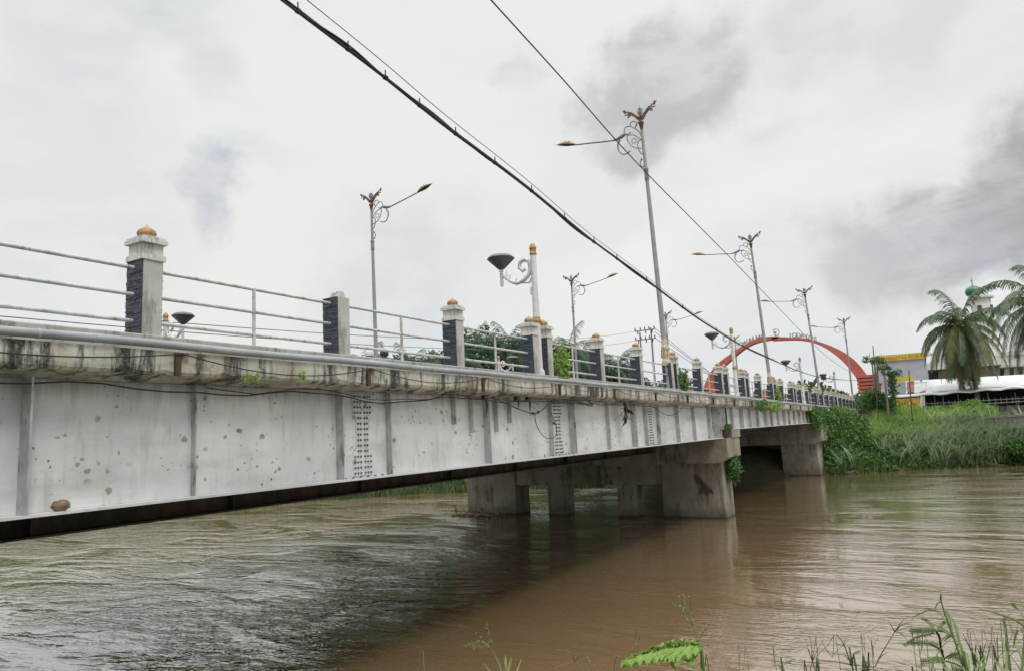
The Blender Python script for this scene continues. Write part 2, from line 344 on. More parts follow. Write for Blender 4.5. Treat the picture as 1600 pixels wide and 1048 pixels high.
tag(mb.build('water', M['water']), kind='structure')
# ------------------------------------------------------------------ BRIDGE
bridge = thing('bridge', 'long road bridge with white steel girders and stained concrete edge on concrete piers', 'bridge', (-13.4, 28, WZ))
bpar = Vector((13.4, -28, -WZ))
def bpart(mb, name, mat, parent=None):
    o = mb.build(name, mat, parent or bridge)
    if parent is None: o.location = bpar
    return o
def sweep(mb, poly, s0, s1, step=1.0, mi=0, follow=True, taper=None):
    n = len(poly); k = max(1, int(round((s1-s0)/step))); v = []
    for i in range(k+1):
        s = s0+(s1-s0)*i/k; z0 = dz(s) if follow else 0
        v += [(x, s, z+z0) for x, z in poly]
    f = [(i*n+j, (i+1)*n+j, (i+1)*n+(j+1) % n, i*n+(j+1) % n) for i in range(k) for j in range(n)]
    mb.add(v, f+[tuple(range(n))[::-1], tuple(k*n+j for j in range(n))], mi); return mb
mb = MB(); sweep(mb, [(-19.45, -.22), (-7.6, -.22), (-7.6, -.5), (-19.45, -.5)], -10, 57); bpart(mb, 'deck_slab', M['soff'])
mb = MB(); sweep(mb, [(-19.4, -.2), (-7.75, -.2), (-7.75, -.216), (-19.4, -.216)], -10, 76); bpart(mb, 'road_surface', M['asph'])
# near edge beam: chipped lower arris
mb = MB(); step = .12; k = int((76+10)/step); v = []
for i in range(k+1):
    s = -10+i*step; z0 = dz(s)
    ch = .018*(math.sin(s*7.3)*math.sin(s*2.9)+.7*math.sin(s*17.1)); ch2 = max(0, ch)*1.2+.01*random.random()
    v += [(-7.60, s, z0-.19), (-7.10, s, z0-.19), (-7.095-.004*random.random(), s, z0-.20), (-7.10, s, z0-.415+ch2), (-7.125, s, z0-.445+ch2*.4), (-7.46, s, z0-.505), (-7.60, s, z0-.505)]
n = 7; mb.add(v, [(i*n+j, (i+1)*n+j, (i+1)*n+(j+1) % n, i*n+(j+1) % n) for i in range(k) for j in range(n)]+[tuple(range(n))[::-1], tuple(k*n+j for j in range(n))])
bpart(mb, 'edge_beam', M['edge'])
mb = MB(); sweep(mb, [(-7.75, 0), (-7.27, 0), (-7.262, -.012), (-7.262, -.188), (-7.75, -.188)], -10, 76); bpart(mb, 'kerb', M['curb'])
mb = MB(); sweep(mb, [(-19.9, -.45), (-19.45, -.45), (-19.45, 0), (-19.9, 0)], -10, 76); bpart(mb, 'edge_beam', M['edge'])
# girders
def girder(x, s0, s1, zb, mat, side=1, fl=.20, stiff=(), splices=(), short=(), smat=None):
    mb = MB(); k = max(1, int((s1-s0)/1.0)); v = []
    for i in range(k+1):
        s = s0+(s1-s0)*i/k; v += [(x-.01, s, zb+.03), (x+.01, s, zb+.03), (x+.01, s, dz(s)-.506), (x-.01, s, dz(s)-.506)]
    mb.add(v, [(i*4+j, (i+1)*4+j, (i+1)*4+(j+1) % 4, i*4+(j+1) % 4) for i in range(k) for j in range(4)]+[(3, 2, 1, 0), (k*4, k*4+1, k*4+2, k*4+3)])
    g = bpart(mb, 'girder', mat)
    mb = MB(); mb.box(x-fl, x+fl, s0, s1, zb, zb+.028); mb.build('bottom_flange', mat, g)
    for s, w in stiff:
        zt = dz(s)-.508; a, b_ = (x+.0105, x+.0105+w) if side > 0 else (x-.0105-w, x-.0105)
        m2 = MB(); m2.box(a, b_, s-.009, s+.009, zb+.029, zt); m2.build('stiffener', smat or M['stiff'], g)
    for s, zl in short:
        m2 = MB(); m2.box(x+.0105, x+.11, s-.009, s+.009, zl, dz(s)-.508); m2.build('stiffener', smat or M['stiff'], g)
    for s in splices:
        m2 = MB(); zt = dz(s)-.54; zb2 = zb+.05; H = zt-zb2
        za, zc_ = zt-H*.31, zb2+H*.29; m2.prism([(s-.20, zb2), (s+.20, zb2), (s+.20, zc_), (s+.13, zc_), (s+.13, za), (s+.20, za), (s+.20, zt), (s-.20, zt), (s-.20, za), (s-.13, za), (s-.13, zc_), (s-.20, zc_)], x+.0105, x+.020, 'x')
        rows = 15
        for r in range(rows):
            z = zt-.04-(H-.08)*r/(rows-1); cols = [-.165, -.105, -.045, .045, .105, .165] if (r < 4 or r > 10) else [-.095, -.042, .042, .095]
            for cx in cols: m2.add([(x+.020+h, s+cx+.017*q*math.cos(a*PI/3), z+.017*q*math.sin(a*PI/3)) for h, q in ((0, 1), (.012, 1), (.02, .55)) for a in range(6)],
                [(i*6+j, i*6+(j+1) % 6, (i+1)*6+(j+1) % 6, (i+1)*6+j) for i in range(2) for j in range(6)]+[(12, 13, 14, 15, 16, 17)], 1, False)
        for q in range(12):
            cx = -.42+q*.077
            m2.lathe([(.013, 0), (.013, .014), (.007, .02)], (x+.09+.05*(q % 2), s+cx, zb+.0285), 6, 1)
        m2.build('splice_plate', [mat, M['bolt']], g)
    return g
girder(-7.45, -9, 27.25, -.545, M['paint'], 1, .20,
       [(-6, .1), (-3, .17), (-.5, .1), (1.6, .1), (3.30, .19), (5.08, .075), (7.36, .14), (8.42, .11), (11.16, .15), (13.72, .11), (14.72, .17), (16.82, .1), (18.5, .17), (19.48, .12), (20.54, .11), (22.3, .13), (24.06, .12), (25.9, .13), (26.5, .16), (27.05, .19)],
       [7.88, 14.12, 20.0], [(10.15, .22), (10.68, .06), (11.52, .06), (12.02, .22)])
mb = MB(); mb.box(-7.75, -7.50, 27.27, 28.74, -.24, .62); bpart(mb, 'end_plate', M['stiff'])
st2 = [(29.2+1.55*i, .12+.04*(i % 3 == 1)) for i in range(16)]
girder(-7.45, 28.75, 53.2, -.245, M['paint'], 1, .20, st2)
for x in (-10.35, -13.4, -16.45, -19.35):
    zb = -1.03 if x == -10.35 else (-.85 if x > -19 else -.545)
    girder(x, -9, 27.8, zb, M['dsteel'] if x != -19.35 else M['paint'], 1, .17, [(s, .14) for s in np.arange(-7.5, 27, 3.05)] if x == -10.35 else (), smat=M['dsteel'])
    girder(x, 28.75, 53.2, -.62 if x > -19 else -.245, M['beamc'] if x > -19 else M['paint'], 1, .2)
mb = MB()
for s in list(np.arange(-7.5, 27, 3.05))+list(np.arange(30.2, 53, 3.05)):
    mb.box(-19.2, -7.62, s-.06, s+.06, -.10, dz(s)-.52)
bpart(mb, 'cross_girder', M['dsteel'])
# pier with cap, wall blocks, columns and lintel
mb = MB(); poly = [(-20.35, -.56), (-7.30, -.56), (-7.30, -1.30), (-7.66, -1.50), (-20.0, -1.50), (-20.35, -1.30)]
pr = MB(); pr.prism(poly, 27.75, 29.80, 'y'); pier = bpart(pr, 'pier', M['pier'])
mb = MB(); mb.box(-20.3, -7.26, 28.52, 29.84, -.558, -.25); mb.build('pier_cap', M['pier'], pier)
def block(x0, x1, y0, y1, z0, z1, bev=.05, t=.0):
    m = MB(); pl = [(x0, y0+bev), (x0+bev, y0), (x1-bev, y0), (x1, y0+bev), (x1, y1-bev), (x1-bev, y1), (x0+bev, y1), (x0, y1-bev)]
    cx, cy = (x0+x1)/2, (y0+y1)/2; v = [(x+(x-cx)*t, y+(y-cy)*t, z0) for x, y in pl]+[(x, y, z1) for x, y in pl]
    m.add(v, [tuple(range(7, -1, -1)), tuple(range(8, 16))]+[(i, (i+1) % 8, 8+(i+1) % 8, 8+i) for i in range(8)]); return m
for a in ((-10.25, -7.68), (-20.0, -17.25)):
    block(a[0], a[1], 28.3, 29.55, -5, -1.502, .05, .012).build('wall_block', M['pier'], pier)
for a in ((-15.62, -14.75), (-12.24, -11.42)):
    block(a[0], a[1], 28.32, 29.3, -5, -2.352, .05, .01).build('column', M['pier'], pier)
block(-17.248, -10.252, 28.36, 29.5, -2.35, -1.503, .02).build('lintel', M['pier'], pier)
mb = MB(); poly = [(-20.2, -.265), (-7.05, -.265), (-7.05, -1.42), (-7.5, -1.60), (-19.9, -1.60), (-20.2, -1.42)]
mb.prism(poly, 50.4, 53.4, 'y'); pier2 = bpart(mb, 'pier', M['pier'])
block(-9.75, -7.40, 50.75, 53.1, -5, -1.602, .06, .01).build('wall_block', M['pier'], pier2)
block(-19.9, -17.3, 50.75, 53.1, -5, -1.602, .06, .01).build('wall_block', M['pier'], pier2)
# near abutment (outside the frame) and far abutment
bpart(block(-20.3, -7.3, -10.5, -8.0, -5, -.60, .02), 'abutment', M['pier'])
bpart(block(-19.8, -7.4, 53.6, 56.5, -5, dz(54)-.51, .02), 'abutment', M['pier'])
# ------------------------------------------------------------------ railings
corner = [-7.3, -4.4, -1.5, 1.45, 4.36, 7.29, 10.19, 12.99, 16.44, 19.18, 21.93, 25.12, 27.94, 31.64, 34.85, 37.58, 40.26, 43.24, 45.96, 48.47, 52.08, 54.93, 57.74, 60.42, 62.73, 65.65, 68.35, 70.9, 73.39, 75.6]
double = {12.99: 13.62, 21.93: 22.45, 27.94: 28.85, 31.64: 32.4, 37.58: 38.5, 43.24: 44.1, 52.08: 52.7, 60.42: 61.1}
nocap = {21.93, 37.58, 54.93}; broken = {7.29}
def mesh_post(h):
    m = MB()
    m.box(-.145, .15, -.13, .13, 0, h); return m
H = .845
cache = {}
def post_meshes():
    m = MB(); m.box(-.14, .15, -.112, .112, 0, H); cache['core'] = m
    for sgn, key in ((-1, 'clad'), (1, 'clad2')):     # ragged slate courses on the faces that look along the road
        m = MB(); z = 0.0; m.box(-.148, .138, *((-.1155, -.1125) if sgn < 0 else (.1125, .1155)), .001, H-.001)
        while z < H-.005:
            hh = min(random.uniform(.014, .026), H-z); x = -.152
            while x < .135:
                w = min(random.uniform(.08, .22), .142-x); t = random.uniform(.006, .017)*(1 if sgn < 0 else .6)
                y0, y1 = (-.114-t, -.114) if sgn < 0 else (.114, .114+t)
                m.box(x, x+w-.0015, y0, y1, z, z+hh-.0015); x += w
            z += hh
        cache[key] = m
    m = MB()
    for r, a, b in ((.162, 0, .06), (.138, .0595, .19), (.176, .1895, .235), (.158, .2345, .265), (.115, .2645, .285)):
        m.box(-r*.99, r*.99, -r*.86, r*.86, a, b)
    cache['cap'] = m
    m = MB(); m.lathe([(.07, 0), (.095, .016), (.104, .046), (.09, .08), (.058, .104), (.025, .122), (.008, .142), (.001, .158)], (0, 0, 0), 16); cache['fin'] = m
    m = MB()
    for q in range(9):
        c = (random.uniform(-.06, .08), random.uniform(-.06, .06), random.uniform(0, .05)); r = random.uniform(.05, .085)
        pts = [(r*math.cos(a*PI/3+q)*random.uniform(.7, 1), r*math.sin(a*PI/3+q)*random.uniform(.7, 1)) for a in range(6)]
        v = [(c[0]+x, c[1]+y, 0) for x, y in pts]+[(c[0]+x*.6, c[1]+y*.6, r*random.uniform(.9, 1.6)) for x, y in pts]
        m.add(v, [tuple(range(5, -1, -1)), tuple(range(6, 12))]+[(i, (i+1) % 6, 6+(i+1) % 6, 6+i) for i in range(6)])
    cache['rub'] = m
post_meshes()
first = {}
def inst(key, name, mat, parent, loc):
    if key not in first:
        o = cache[key].build(name, mat, parent); first[key] = o
    else:
        o = first[key].copy(); C.objects.link(o); o.parent = parent
    o.location = loc; return o
def railing(xc, side, label):
    r = thing('bridge_railing', label, 'railing', (xc, 28, 0), 'railings along the bridge')
    allp = []
    for s in corner:
        allp.append((s+.13, s in nocap, s in broken))
        if s in double: allp.append((double[s]+.13, False, False))
    for s, nc, br in allp:
        if side < 0: nc = br = False
        p = inst('core', 'railing_post', M['postc'], r, (0, s-28, dz(s)-.004))
        p.rotation_euler = (random.uniform(-.006, .006), random.uniform(-.008, .008), 0)
        inst('clad', 'stone_cladding', M['slate'], p, (0, 0, .004)); inst('clad2', 'stone_cladding', M['slate'], p, (0, 0, .004))
        if br: inst('rub', 'broken_cap', M['postc'], p, (0, 0, H+.001))
        elif not nc:
            c = inst('cap', 'cap', M['capw'], p, (0.005, 0, H+.001)); inst('fin', 'finial', M['gold'], c, (0, 0, .285))
    for i in range(len(allp)-1):
        a, b = allp[i][0]+.13, allp[i+1][0]-.13
        if b-a < .5: continue
        m = MB()
        for h in (.76, .46, .165): m.tube([(0, a-28, dz(a)+h), (0, b-28, dz(b)+h)], .0215, 8)
        mid = (a+b)/2; m.tube([(0, mid-28, dz(mid)-.01), (0, mid-28, dz(mid)+.775)], .022, 8)
        m.build('handrail', M['rail'], r)
    return r
railing(-7.46, 1, 'near side railing of slate clad posts with gold domed caps and white tubes')
railing(-19.6, -1, 'far side railing of slate clad posts across the road, mostly hidden behind the deck edge')
# ------------------------------------------------------------------ pipe, straps, drooping cables
pp = thing('water_pipe', 'long grey pipe lying along the bridge edge below the near railing', 'pipe', (-7.09, 28, 0))
m = MB(); m.tube([(-7.085+7.09, s-28+.0, dz(s)-.125+.008*math.sin(s*1.9)) for s in np.arange(-9, 76, .8)], .044, 12); pb = m.build('pipe_run', M['pipe'], pp)
m0 = None
for s in [.2, 3.25, 3.75, 4.9, 7.3, 9.2, 10.6, 11.5, 13.6, 16.1, 19, 22, 25, 28, 31, 34, 37, 40, 43, 46, 49, 52]:
    if m0 is None:
        m = MB(); m.tube([(0, -.018, 0), (0, .018, 0)], .048, 12); m0 = m.build('collar', M['stiff'], pp); o = m0
    else: o = m0.copy(); C.objects.link(o); o.parent = pp
    o.location = (.005, s-28, dz(s)-.125+.008*math.sin(s*1.9))
m0 = None
for k in range(17):
    s = 1.65+3.0*k
    if m0 is None:
        m = MB(); m.box(0, .035, -.033, .033, -.22, 0); m.prism([(-.033, 0), (-.033, .035), (.12, .035), (.12, .02), (.06, .01), (.033, -.06), (.033, 0)], .001, .034, 'x'); m0 = m.build('bracket', M['rust'], pp); o = m0
    else: o = m0.copy(); C.objects.link(o); o.parent = pp
    o.location = (-.001-.001*(k % 2), s-28, dz(s)-.235)
m = MB()
for k in range(18):
    a = 1.7+3.0*(k-1); b = a+3.0; sag = .10+.07*random.random(); pts = [(-7.055+.012*math.sin(t*9), a+(b-a)*t, dz(a)-.215-4*sag*t*(1-t)) for t in np.linspace(0, 1, 12)]
    m.tube(pts, .0075, 5)
tag(m.build('hanging_cable', M['cable']), 'thin black cable drooping in loops between brackets across the stained concrete edge', 'cable')
m = MB(); pts = []
for s in np.arange(-2, 27, .35):
    w = .02*math.sin(s*2.1)+.015*math.sin(s*5.3); sag = .05*abs(math.sin(s*.9))
    if 6.6 < s < 9.4: sag += .06*math.sin((s-6.6)/2.8*PI)
    pts.append((-7.41+.02*math.sin(s*3)+.16, s, dz(s)-.56+w-sag))
m.tube(pts, .0095, 5)
m.tube([(p[0]+.02, p[1]+.1, p[2]+.035+.02*math.sin(p[1]*4)) for p in pts[20:60]], .007, 5)
tag(m.build('hanging_cable', M['cable']), 'long black cable sagging along the top of the white girder under the concrete edge', 'cable')
m = MB()
for tz, ty in ((.05, 11.3), (.0, 12.3), (-.02, 11.9)): pass
m.tube(smooth_curve([(-7.22, 11.2, .70), (-7.21, 11.8, .55), (-7.2, 12.6, .40), (-7.2, 13.0, .46), (-7.21, 13.5, .66), (-7.22, 14.2, .72)], 6), .012, 5)
m.tube(smooth_curve([(-7.2, 12.7, .42), (-7.19, 12.75, .15), (-7.19, 13.05, -.09), (-7.19, 13.45, -.12), (-7.19, 13.62, .05), (-7.2, 13.5, .3), (-7.2, 13.35, .5), (-7.21, 13.6, .68)], 6), .008, 5)
m.tube(smooth_curve([(-7.22, 13.5, .67), (-7.18, 14.0, .70), (-7.14, 15.1, .70), (-7.14, 15.4, .58), (-7.17, 15.0, .62), (-7.2, 14.4, .70)], 5), .017, 6)
for p in ((-7.2, 12.62, .40), (-7.2, 12.85, .43), (-7.19, 13.5, .19)): m.lathe([(.012, -.03), (.028, -.02), (.028, .02), (.012, .03)], p, 8)
tag(m.build('cable_loop', M['cable']), 'tangled black cable with a long hanging loop beside the second bolted splice', 'cable')
m = MB()
m.tube(smooth_curve([(-7.2, 17.0, .72), (-7.15, 17.5, .70), (-7.14, 18.1, .73), (-7.2, 18.6, .66), (-7.2, 19.3, .70)], 5), .012, 5)
m.tube(smooth_curve([(-7.2, 19.4, .70), (-7.19, 20.1, .48), (-7.19, 21.0, .33), (-7.19, 21.9, .43), (-7.2, 22.6, .66)], 6), .011, 5)
tag(m.build('cable_loop', M['cable']), 'single black cable sagging over the third bolted splice of the girder', 'cable')
m = MB()
for q in range(16):
    a = random.uniform(17.35, 17.8); m.quads(leaf_quads(np.array([[-7.17, a, .66-random.random()*.42]]), .26, .07, -1.2))
m.quads(leaf_quads(np.array([[-7.17, 17.55, .6-.03*i] for i in range(14)]), .24, .06, -1.5)); m.tube([(-7.18, 17.55, .72), (-7.17, 17.58, .5), (-7.17, 17.5, .22)], .03, 6)
tag(m.build('dangling_rag', M['blackp']), 'torn black rag dangling from the top of the white girder', 'rag')
for s, l, w_ in ((10.9, .34, 'left'), (12.05, .22, 'middle'), (12.5, .30, 'right')):
    m = MB(); m.tube([(-7.2, s, .74), (-7.19, s+.02, .74-l*.5), (-7.19, s, .74-l)], [.016, .022, .008], 6); m.box(-7.25, -7.17, s-.07, s+.07, .66, .74)
    tag(m.build('cable_clamp', M['cable']), f'{w_} of three black clamps with hanging tails near the short stiffeners', 'clamp', 'cable clamps on the girder')
# clod on the flange
m = MB(); v = []; seg = 14
for i in range(9):
    th = PI*i/8
    for j in range(seg):
        a = 2*PI*j/seg; q = (math.sin(th)*math.cos(a), math.sin(th)*math.sin(a), math.cos(th)); r = 1+.16*math.sin(q[0]*5+1)*math.cos(q[1]*4)+.12*math.sin(q[2]*6+q[0]*7)
        v.append((.055*q[0]*r, .08*q[1]*r, .05+.055*q[2]*r))
m.add(v, [(i*seg+j, (i+1)*seg+j, (i+1)*seg+(j+1) % seg, i*seg+(j+1) % seg) for i in range(8) for j in range(seg)], 0, True)
tag(m.build('dirt_clod', M['rock'], None, (-7.33, 3.63, -.517)), 'brown lump of dirt sitting on the lower flange of the white girder', 'clod')
# hose hanging under the second span
m = MB(); m.tube(smooth_curve([(-8.6, 34.2, -.25), (-8.55, 33.9, -1.1), (-8.5, 33.0, -2.2), (-8.6, 31.8, -2.85), (-9.0, 30.6, -2.8)], 7), .022, 6)
tag(m.build('hanging_hose', M['rail']), 'pale hose hanging in a curve below the second span', 'hose')
# ------------------------------------------------------------------ tall ornate street lamps (local z = height above deck level 1.2)
Z0 = 1.2
A_ = [(-0.01, 9.44), (-0.08, 9.7), (-0.2, 9.87), (-0.4, 10.03), (-0.56, 10.04), (-0.63, 9.92), (-0.62, 9.82)]
SC = [A_, [(-0.4, 10.03), (-0.37, 10.14), (-0.25, 10.16), (-0.15, 10.05), (-0.23, 9.91)], [(-0.23, 9.91), (-0.17, 10.03), (-0.08, 10.08), (-0.01, 10.08)],
      [(-0.62, 9.82), (-0.52, 9.75), (-0.32, 9.7), (-0.16, 9.58), (-0.02, 9.38)], [(-0.54, 9.76), (-0.54, 9.58), (-0.45, 9.39), (-0.29, 9.24), (-0.05, 9.16)],
      [(-0.04, 9.48), (-0.17, 9.42), (-0.2, 9.25), (-0.13, 9.03), (-0.03, 8.94)], [(-0.62, 9.82), (-0.49, 9.78), (-0.38, 9.82)]]
HK = [(-0.81, 9.66), (-0.91, 9.51), (-0.89, 9.3), (-0.75, 9.14), (-0.57, 9.15), (-0.52, 9.18)]
LK = [(-0.03, 8.58), (-0.1, 8.52), (-0.16, 8.60), (-0.17, 8.72), (-0.12, 8.77)]
def P3(c): return [(x, 0, z-Z0) for x, z in c]
def make_tall():
    t = thing('street_lamp', 'x', 'street lamp')
    m = MB(); m.tube([(0, 0, 0), (0, 0, .5), (0, 0, 6.95), (0, 0, 8.78)], [.105, .095, .062, .045], 12); pole = m.build('pole', M['pole'], t)
    m = MB()
    for z in (6.90, 7.20): m.lathe([(.05, -.07), (.085, -.045), (.06, -.01), (.09, .03), (.055, .07)], (0, 0, z), 12)
    m.lathe([(.07, 0), (.075, .3)], (0, 0, 6.92), 12); m.build('joint_ring', M['poledk'], pole)
    m = MB(); m.lathe([(.12, .80), (.15, .83), (.15, .93), (.11, .97), (.10, 1.08), (.105, 1.14), (.10, 1.28), (.125, 1.33), (.125, 1.37), (.10, 1.42), (.09, 1.5), (.10, 1.58), (.08, 1.66)], (0, 0, 0), 12)
    for q in range(8):
        a = q*PI/4; m.tube(smooth_curve([(.12*math.cos(a), .12*math.sin(a), 1.02), (.14*math.cos(a+.2), .14*math.sin(a+.2), 1.1), (.12*math.cos(a+.4), .12*math.sin(a+.4), 1.24), (.13*math.cos(a+.3), .13*math.sin(a+.3), 1.3)], 3), .018, 5)
    m.build('base_ornament', M['cream'], pole)
    m = MB()
    for c in SC: m.tube(smooth_curve(P3(c), 5), .018, 5)
    m.tube(smooth_curve(P3(HK), 5), [.028]*10+[.022]*16, 6); m.lathe([(.01, -.03), (.032, 0), (.01, .03)], (-.50, 0, 9.19-Z0), 8)
    m.tube(smooth_curve(P3(LK), 5), .018, 5); m.lathe([(.01, -.045), (.035, 0), (.015, .045)], (-.12, 0, 8.79-Z0), 8)
    ring = [(-.31+.07*math.cos(a), 0, 9.49-Z0+.07*math.sin(a)) for a in np.linspace(0, 2*PI, 17)]; m.tube(ring, .009, 4)
    for q in range(8):
        a = q*PI/4; c = (-.31+.092*math.cos(a), 9.49-Z0+.092*math.sin(a)); m.tube([(c[0]+.024*math.cos(b), 0, c[1]+.024*math.sin(b)) for b in np.linspace(0, 2*PI, 8)], .006, 4)
    br = m.build('scroll_bracket', M['poledk'], t)
    m = MB(); m.tube(P3([(-.60, 9.82), (-.72, 9.77), (-.9, 9.72), (-1.1, 9.72)]), [.045, .065, .055, .026], 8); m.tube(P3([(-1.08, 9.72), (-1.34, 9.765), (-2.58, 9.99)]), .026, 8)
    arm = m.build('arm', M['poledk'], t)
    m = MB(); v = []; n = 12; seg = 12; ax = np.array([-.765, 0, .20]); ax /= np.linalg.norm(ax); up = np.array([.2, 0, .765]); up /= np.linalg.norm(up); L = .80
    for i in range(n+1):
        t_ = i/n; w = .115*max(.03, math.sin(PI*min(1, t_*.98+.06))**.7)*(1 if t_ < .5 else (1-(t_-.5)*.9)); h = w*1.15; hb = .035*math.sin(PI*min(1, t_*.97+.03))
        for j in range(seg):
            a = 2*PI*j/seg; s_ = math.sin(a); v.append(np.array([-2.52, 0, 9.985-Z0])+ax*L*t_+np.array([0, 1, 0])*w*math.cos(a)+up*(h*s_ if s_ > 0 else hb*s_))
    fs = [(i*seg+j, (i+1)*seg+j, (i+1)*seg+(j+1) % seg, i*seg+(j+1) % seg) for i in range(n) for j in range(seg)]
    for fi, f in enumerate(fs):
        pass
    m.add(v, fs, 0, True); m.m = [1 if (k % seg) >= 6 else 0 for k in range(len(fs))]
    for t_ in (.30, .45):
        w = .118; pts = [np.array([-2.52, 0, 9.985-Z0])+ax*L*t_+np.array([0, 1, 0])*w*math.cos(a)+up*(w*1.13)*math.sin(a) for a in np.linspace(0, PI, 9)]; m.tube(pts, .009, 4)
    m.build('lamp_head', [M['brass'], M['blackp']], arm)
    m = MB(); m.lathe([(.03, 9.67-Z0), (.05, 9.8-Z0), (.085, 10.0-Z0), (.10, 10.02-Z0), (.10, 10.05-Z0), (.04, 10.08-Z0), (.05, 10.14-Z0), (.09, 10.22-Z0)], (0, 0, 0), 12)
    for sg in (-1, 1):
        for w2 in (0,):
            body = [(0, 10.10), (sg*.10, 10.14), (sg*.22, 10.30), (sg*.34, 10.40), (sg*.40, 10.44), (sg*.36, 10.50), (sg*.26, 10.46), (sg*.12, 10.32), (0, 10.22)]
            m.prism([(x, z-Z0) for x, z in body], -.03, .03, 'y')
            for cx, cz, r in ((.36, 10.46, .055), (.47, 10.50, .05), (.40, 10.39, .035), (.55, 10.58, .04)):
                m.tube([(sg*(cx+r*math.cos(a)), 0, cz-Z0+r*math.sin(a)) for a in np.linspace(0, 5.2, 10)], .020, 5)
            for x0, z0, x1, z1 in ((.42, 10.52, .44, 10.60), (.50, 10.46, .58, 10.44), (.52, 10.55, .63, 10.64), (.44, 10.38, .43, 10.31), (.55, 10.6, .57, 10.68)):
                m.tube([(sg*x0, 0, z0-Z0), (sg*x1, 0, z1-Z0)], [.026, .005], 4)
    orn = m.build('flower_ornament', M['wing'], t)
    m = MB(); 
    for q in range(8):
        a = q*PI/4; m.tube([(.095*math.sin(b)*math.cos(a), .095*math.sin(b)*math.sin(a), 10.43-Z0-.12*math.cos(b)) for b in np.linspace(.1, PI-.1, 9)], .010, 4)
    m.lathe([(.05, 10.28-Z0), (.06, 10.42-Z0), (.02, 10.53-Z0), (.012, 10.57-Z0), (.001, 10.68-Z0)], (0, 0, 0), 8); m.build('crown', M['poledk'], orn)
    return t
tall0 = make_tall(); used = [False]
def place_tall(x, s, lean, flip, label, hs=1.0):
    t = tall0 if not used[0] else copy_tree(tall0); used[0] = True
    t.location = (x, s, dz(s)-.05); t.rotation_euler = (0, -lean, PI if flip else 0); t.scale = (1, 1, hs); t['label'] = label; t['group'] = 'tall ornate street lamps on the bridge'
g = 9.4
place_tall(-7.46, 22.02, .027, False, 'largest street lamp on the near railing, ornate arm reaching left under the crossing wire', 1.035)
place_tall(-7.50, 38.3, .040, False, 'second tall lamp along the near railing, standing before the crown of the red arch', .955)
place_tall(-7.48, 55.2, .040, False, 'third tall lamp along the near railing, seen against the right side of the red arch', .93)
place_tall(-7.46, 76.2, .0, False, 'farthest tall lamp of the near side, by the right foot of the red arch', .96)
place_tall(-19.6, 21.7, -.012, True, 'tall lamp on the far side of the road, arm reaching right, behind the broken post', .99)
place_tall(-19.6, 40.3, .0, True, 'tall far side lamp between the white round lamp pole and the tallest lamp', .955)
place_tall(-19.6, 58.4, .0, True, 'tall far side lamp partly hidden behind the tallest lamp pole', .95)
place_tall(-19.6, 82.0, .0, True, 'smallest far side tall lamp, behind the left part of the red arch', .98)
# ------------------------------------------------------------------ white scroll lamps with bowl
def make_bowl():
    t = thing('scroll_lamp', 'x', 'lamp post')
    m = MB(); m.tube([(0, 0, 0), (0, 0, 1.15), (0, 0, 1.2), (0, 0, 1.9), (0, 0, 2.70)], [.082, .078, .078, .068, .066], 14); m.lathe([(.12, 0), (.12, .08), (.09, .14)], (0, 0, 0), 12); pole = m.build('pole', M['wpaint'], t)
    m = MB(); m.lathe([(.07, 1.14), (.10, 1.16), (.11, 1.2), (.09, 1.24), (.085, 1.28)], (0, 0, 0), 14); m.build('collar', M['brass'], pole)
    m = MB(); m.lathe([(.075, 2.69), (.085, 2.70), (.085, 2.72), (.07, 2.74), (.075, 2.82), (.082, 2.83), (.082, 2.86), (.068, 2.88), (.06, 2.92), (.02, 2.96), (.001, 2.97)], (0, 0, 0), 14); m.build('finial', M['gold'], pole)
    m = MB(); m.box(-.105, -.06, -.04, .04, 1.80, 1.97); m.build('junction_box', M['wpaint'], pole)
    m = MB(); z = Z0+.03
    MM = [(-0.8, 3.56), (-0.7, 3.48), (-0.57, 3.39), (-0.42, 3.35), (-0.27, 3.39), (-0.13, 3.5), (-0.09, 3.65), (-0.12, 3.79), (-0.24, 3.85), (-0.34, 3.8), (-0.36, 3.69), (-0.28, 3.61), (-0.21, 3.64)]
    c = smooth_curve([(x, 0, q-z) for x, q in MM], 4); m.tube(c, [.030+.018*math.sin(PI*i/len(c)) for i in range(len(c))], 7)
    m.tube(smooth_curve([(x, 0, q-z) for x, q in [(-0.06, 3.42), (-0.13, 3.32), (-0.22, 3.33), (-0.42, 3.35)]], 4), .026, 6)
    for a, b in (((-.72, 3.49), (-.71, 3.68)), ((-.64, 3.45), (-.62, 3.58)), ((-.5, 3.37), (-.45, 3.46)), ((-.25, 3.85), (-.26, 3.93)), ((-.33, 3.82), (-.40, 3.84)), ((-.36, 3.7), (-.42, 3.67)), ((-.29, 3.62), (-.30, 3.55)), ((-.72, 3.5), (-.75, 3.46)), ((-.44, 3.35), (-.47, 3.29)), ((-.2, 3.45), (-.26, 3.50)), ((-.12, 3.55), (-.17, 3.6))):
        m.tube([(a[0], 0, a[1]-z), (b[0], 0, b[1]-z)], [.03, .008], 6)
    m.build('scroll_bracket', M['wpaint'], t)
    m = MB(); m.tube([(-.85, 0, 3.33-z), (-.85, 0, 3.37-z), (-.85, 0, 3.62-z), (-.85, 0, 3.66-z)], [.03, .04, .042, .03], 10); m.lathe([(.03, 0), (.05, .03), (.035, .08)], (-.85, 0, 3.65-z), 10); m.build('socket', M['wpaint'], t)
    m = MB(); m.lathe([(.05, 3.72-z), (.09, 3.75-z), (.315, 3.965-z), (.32, 3.985-z), (.25, 4.045-z), (.14, 4.075-z), (.04, 4.08-z)], (-.85, 0, 0), 12, 0, False); m.build('lamp_bowl', M['lampgl'], t)
    return t
b0 = make_bowl(); used[0] = False
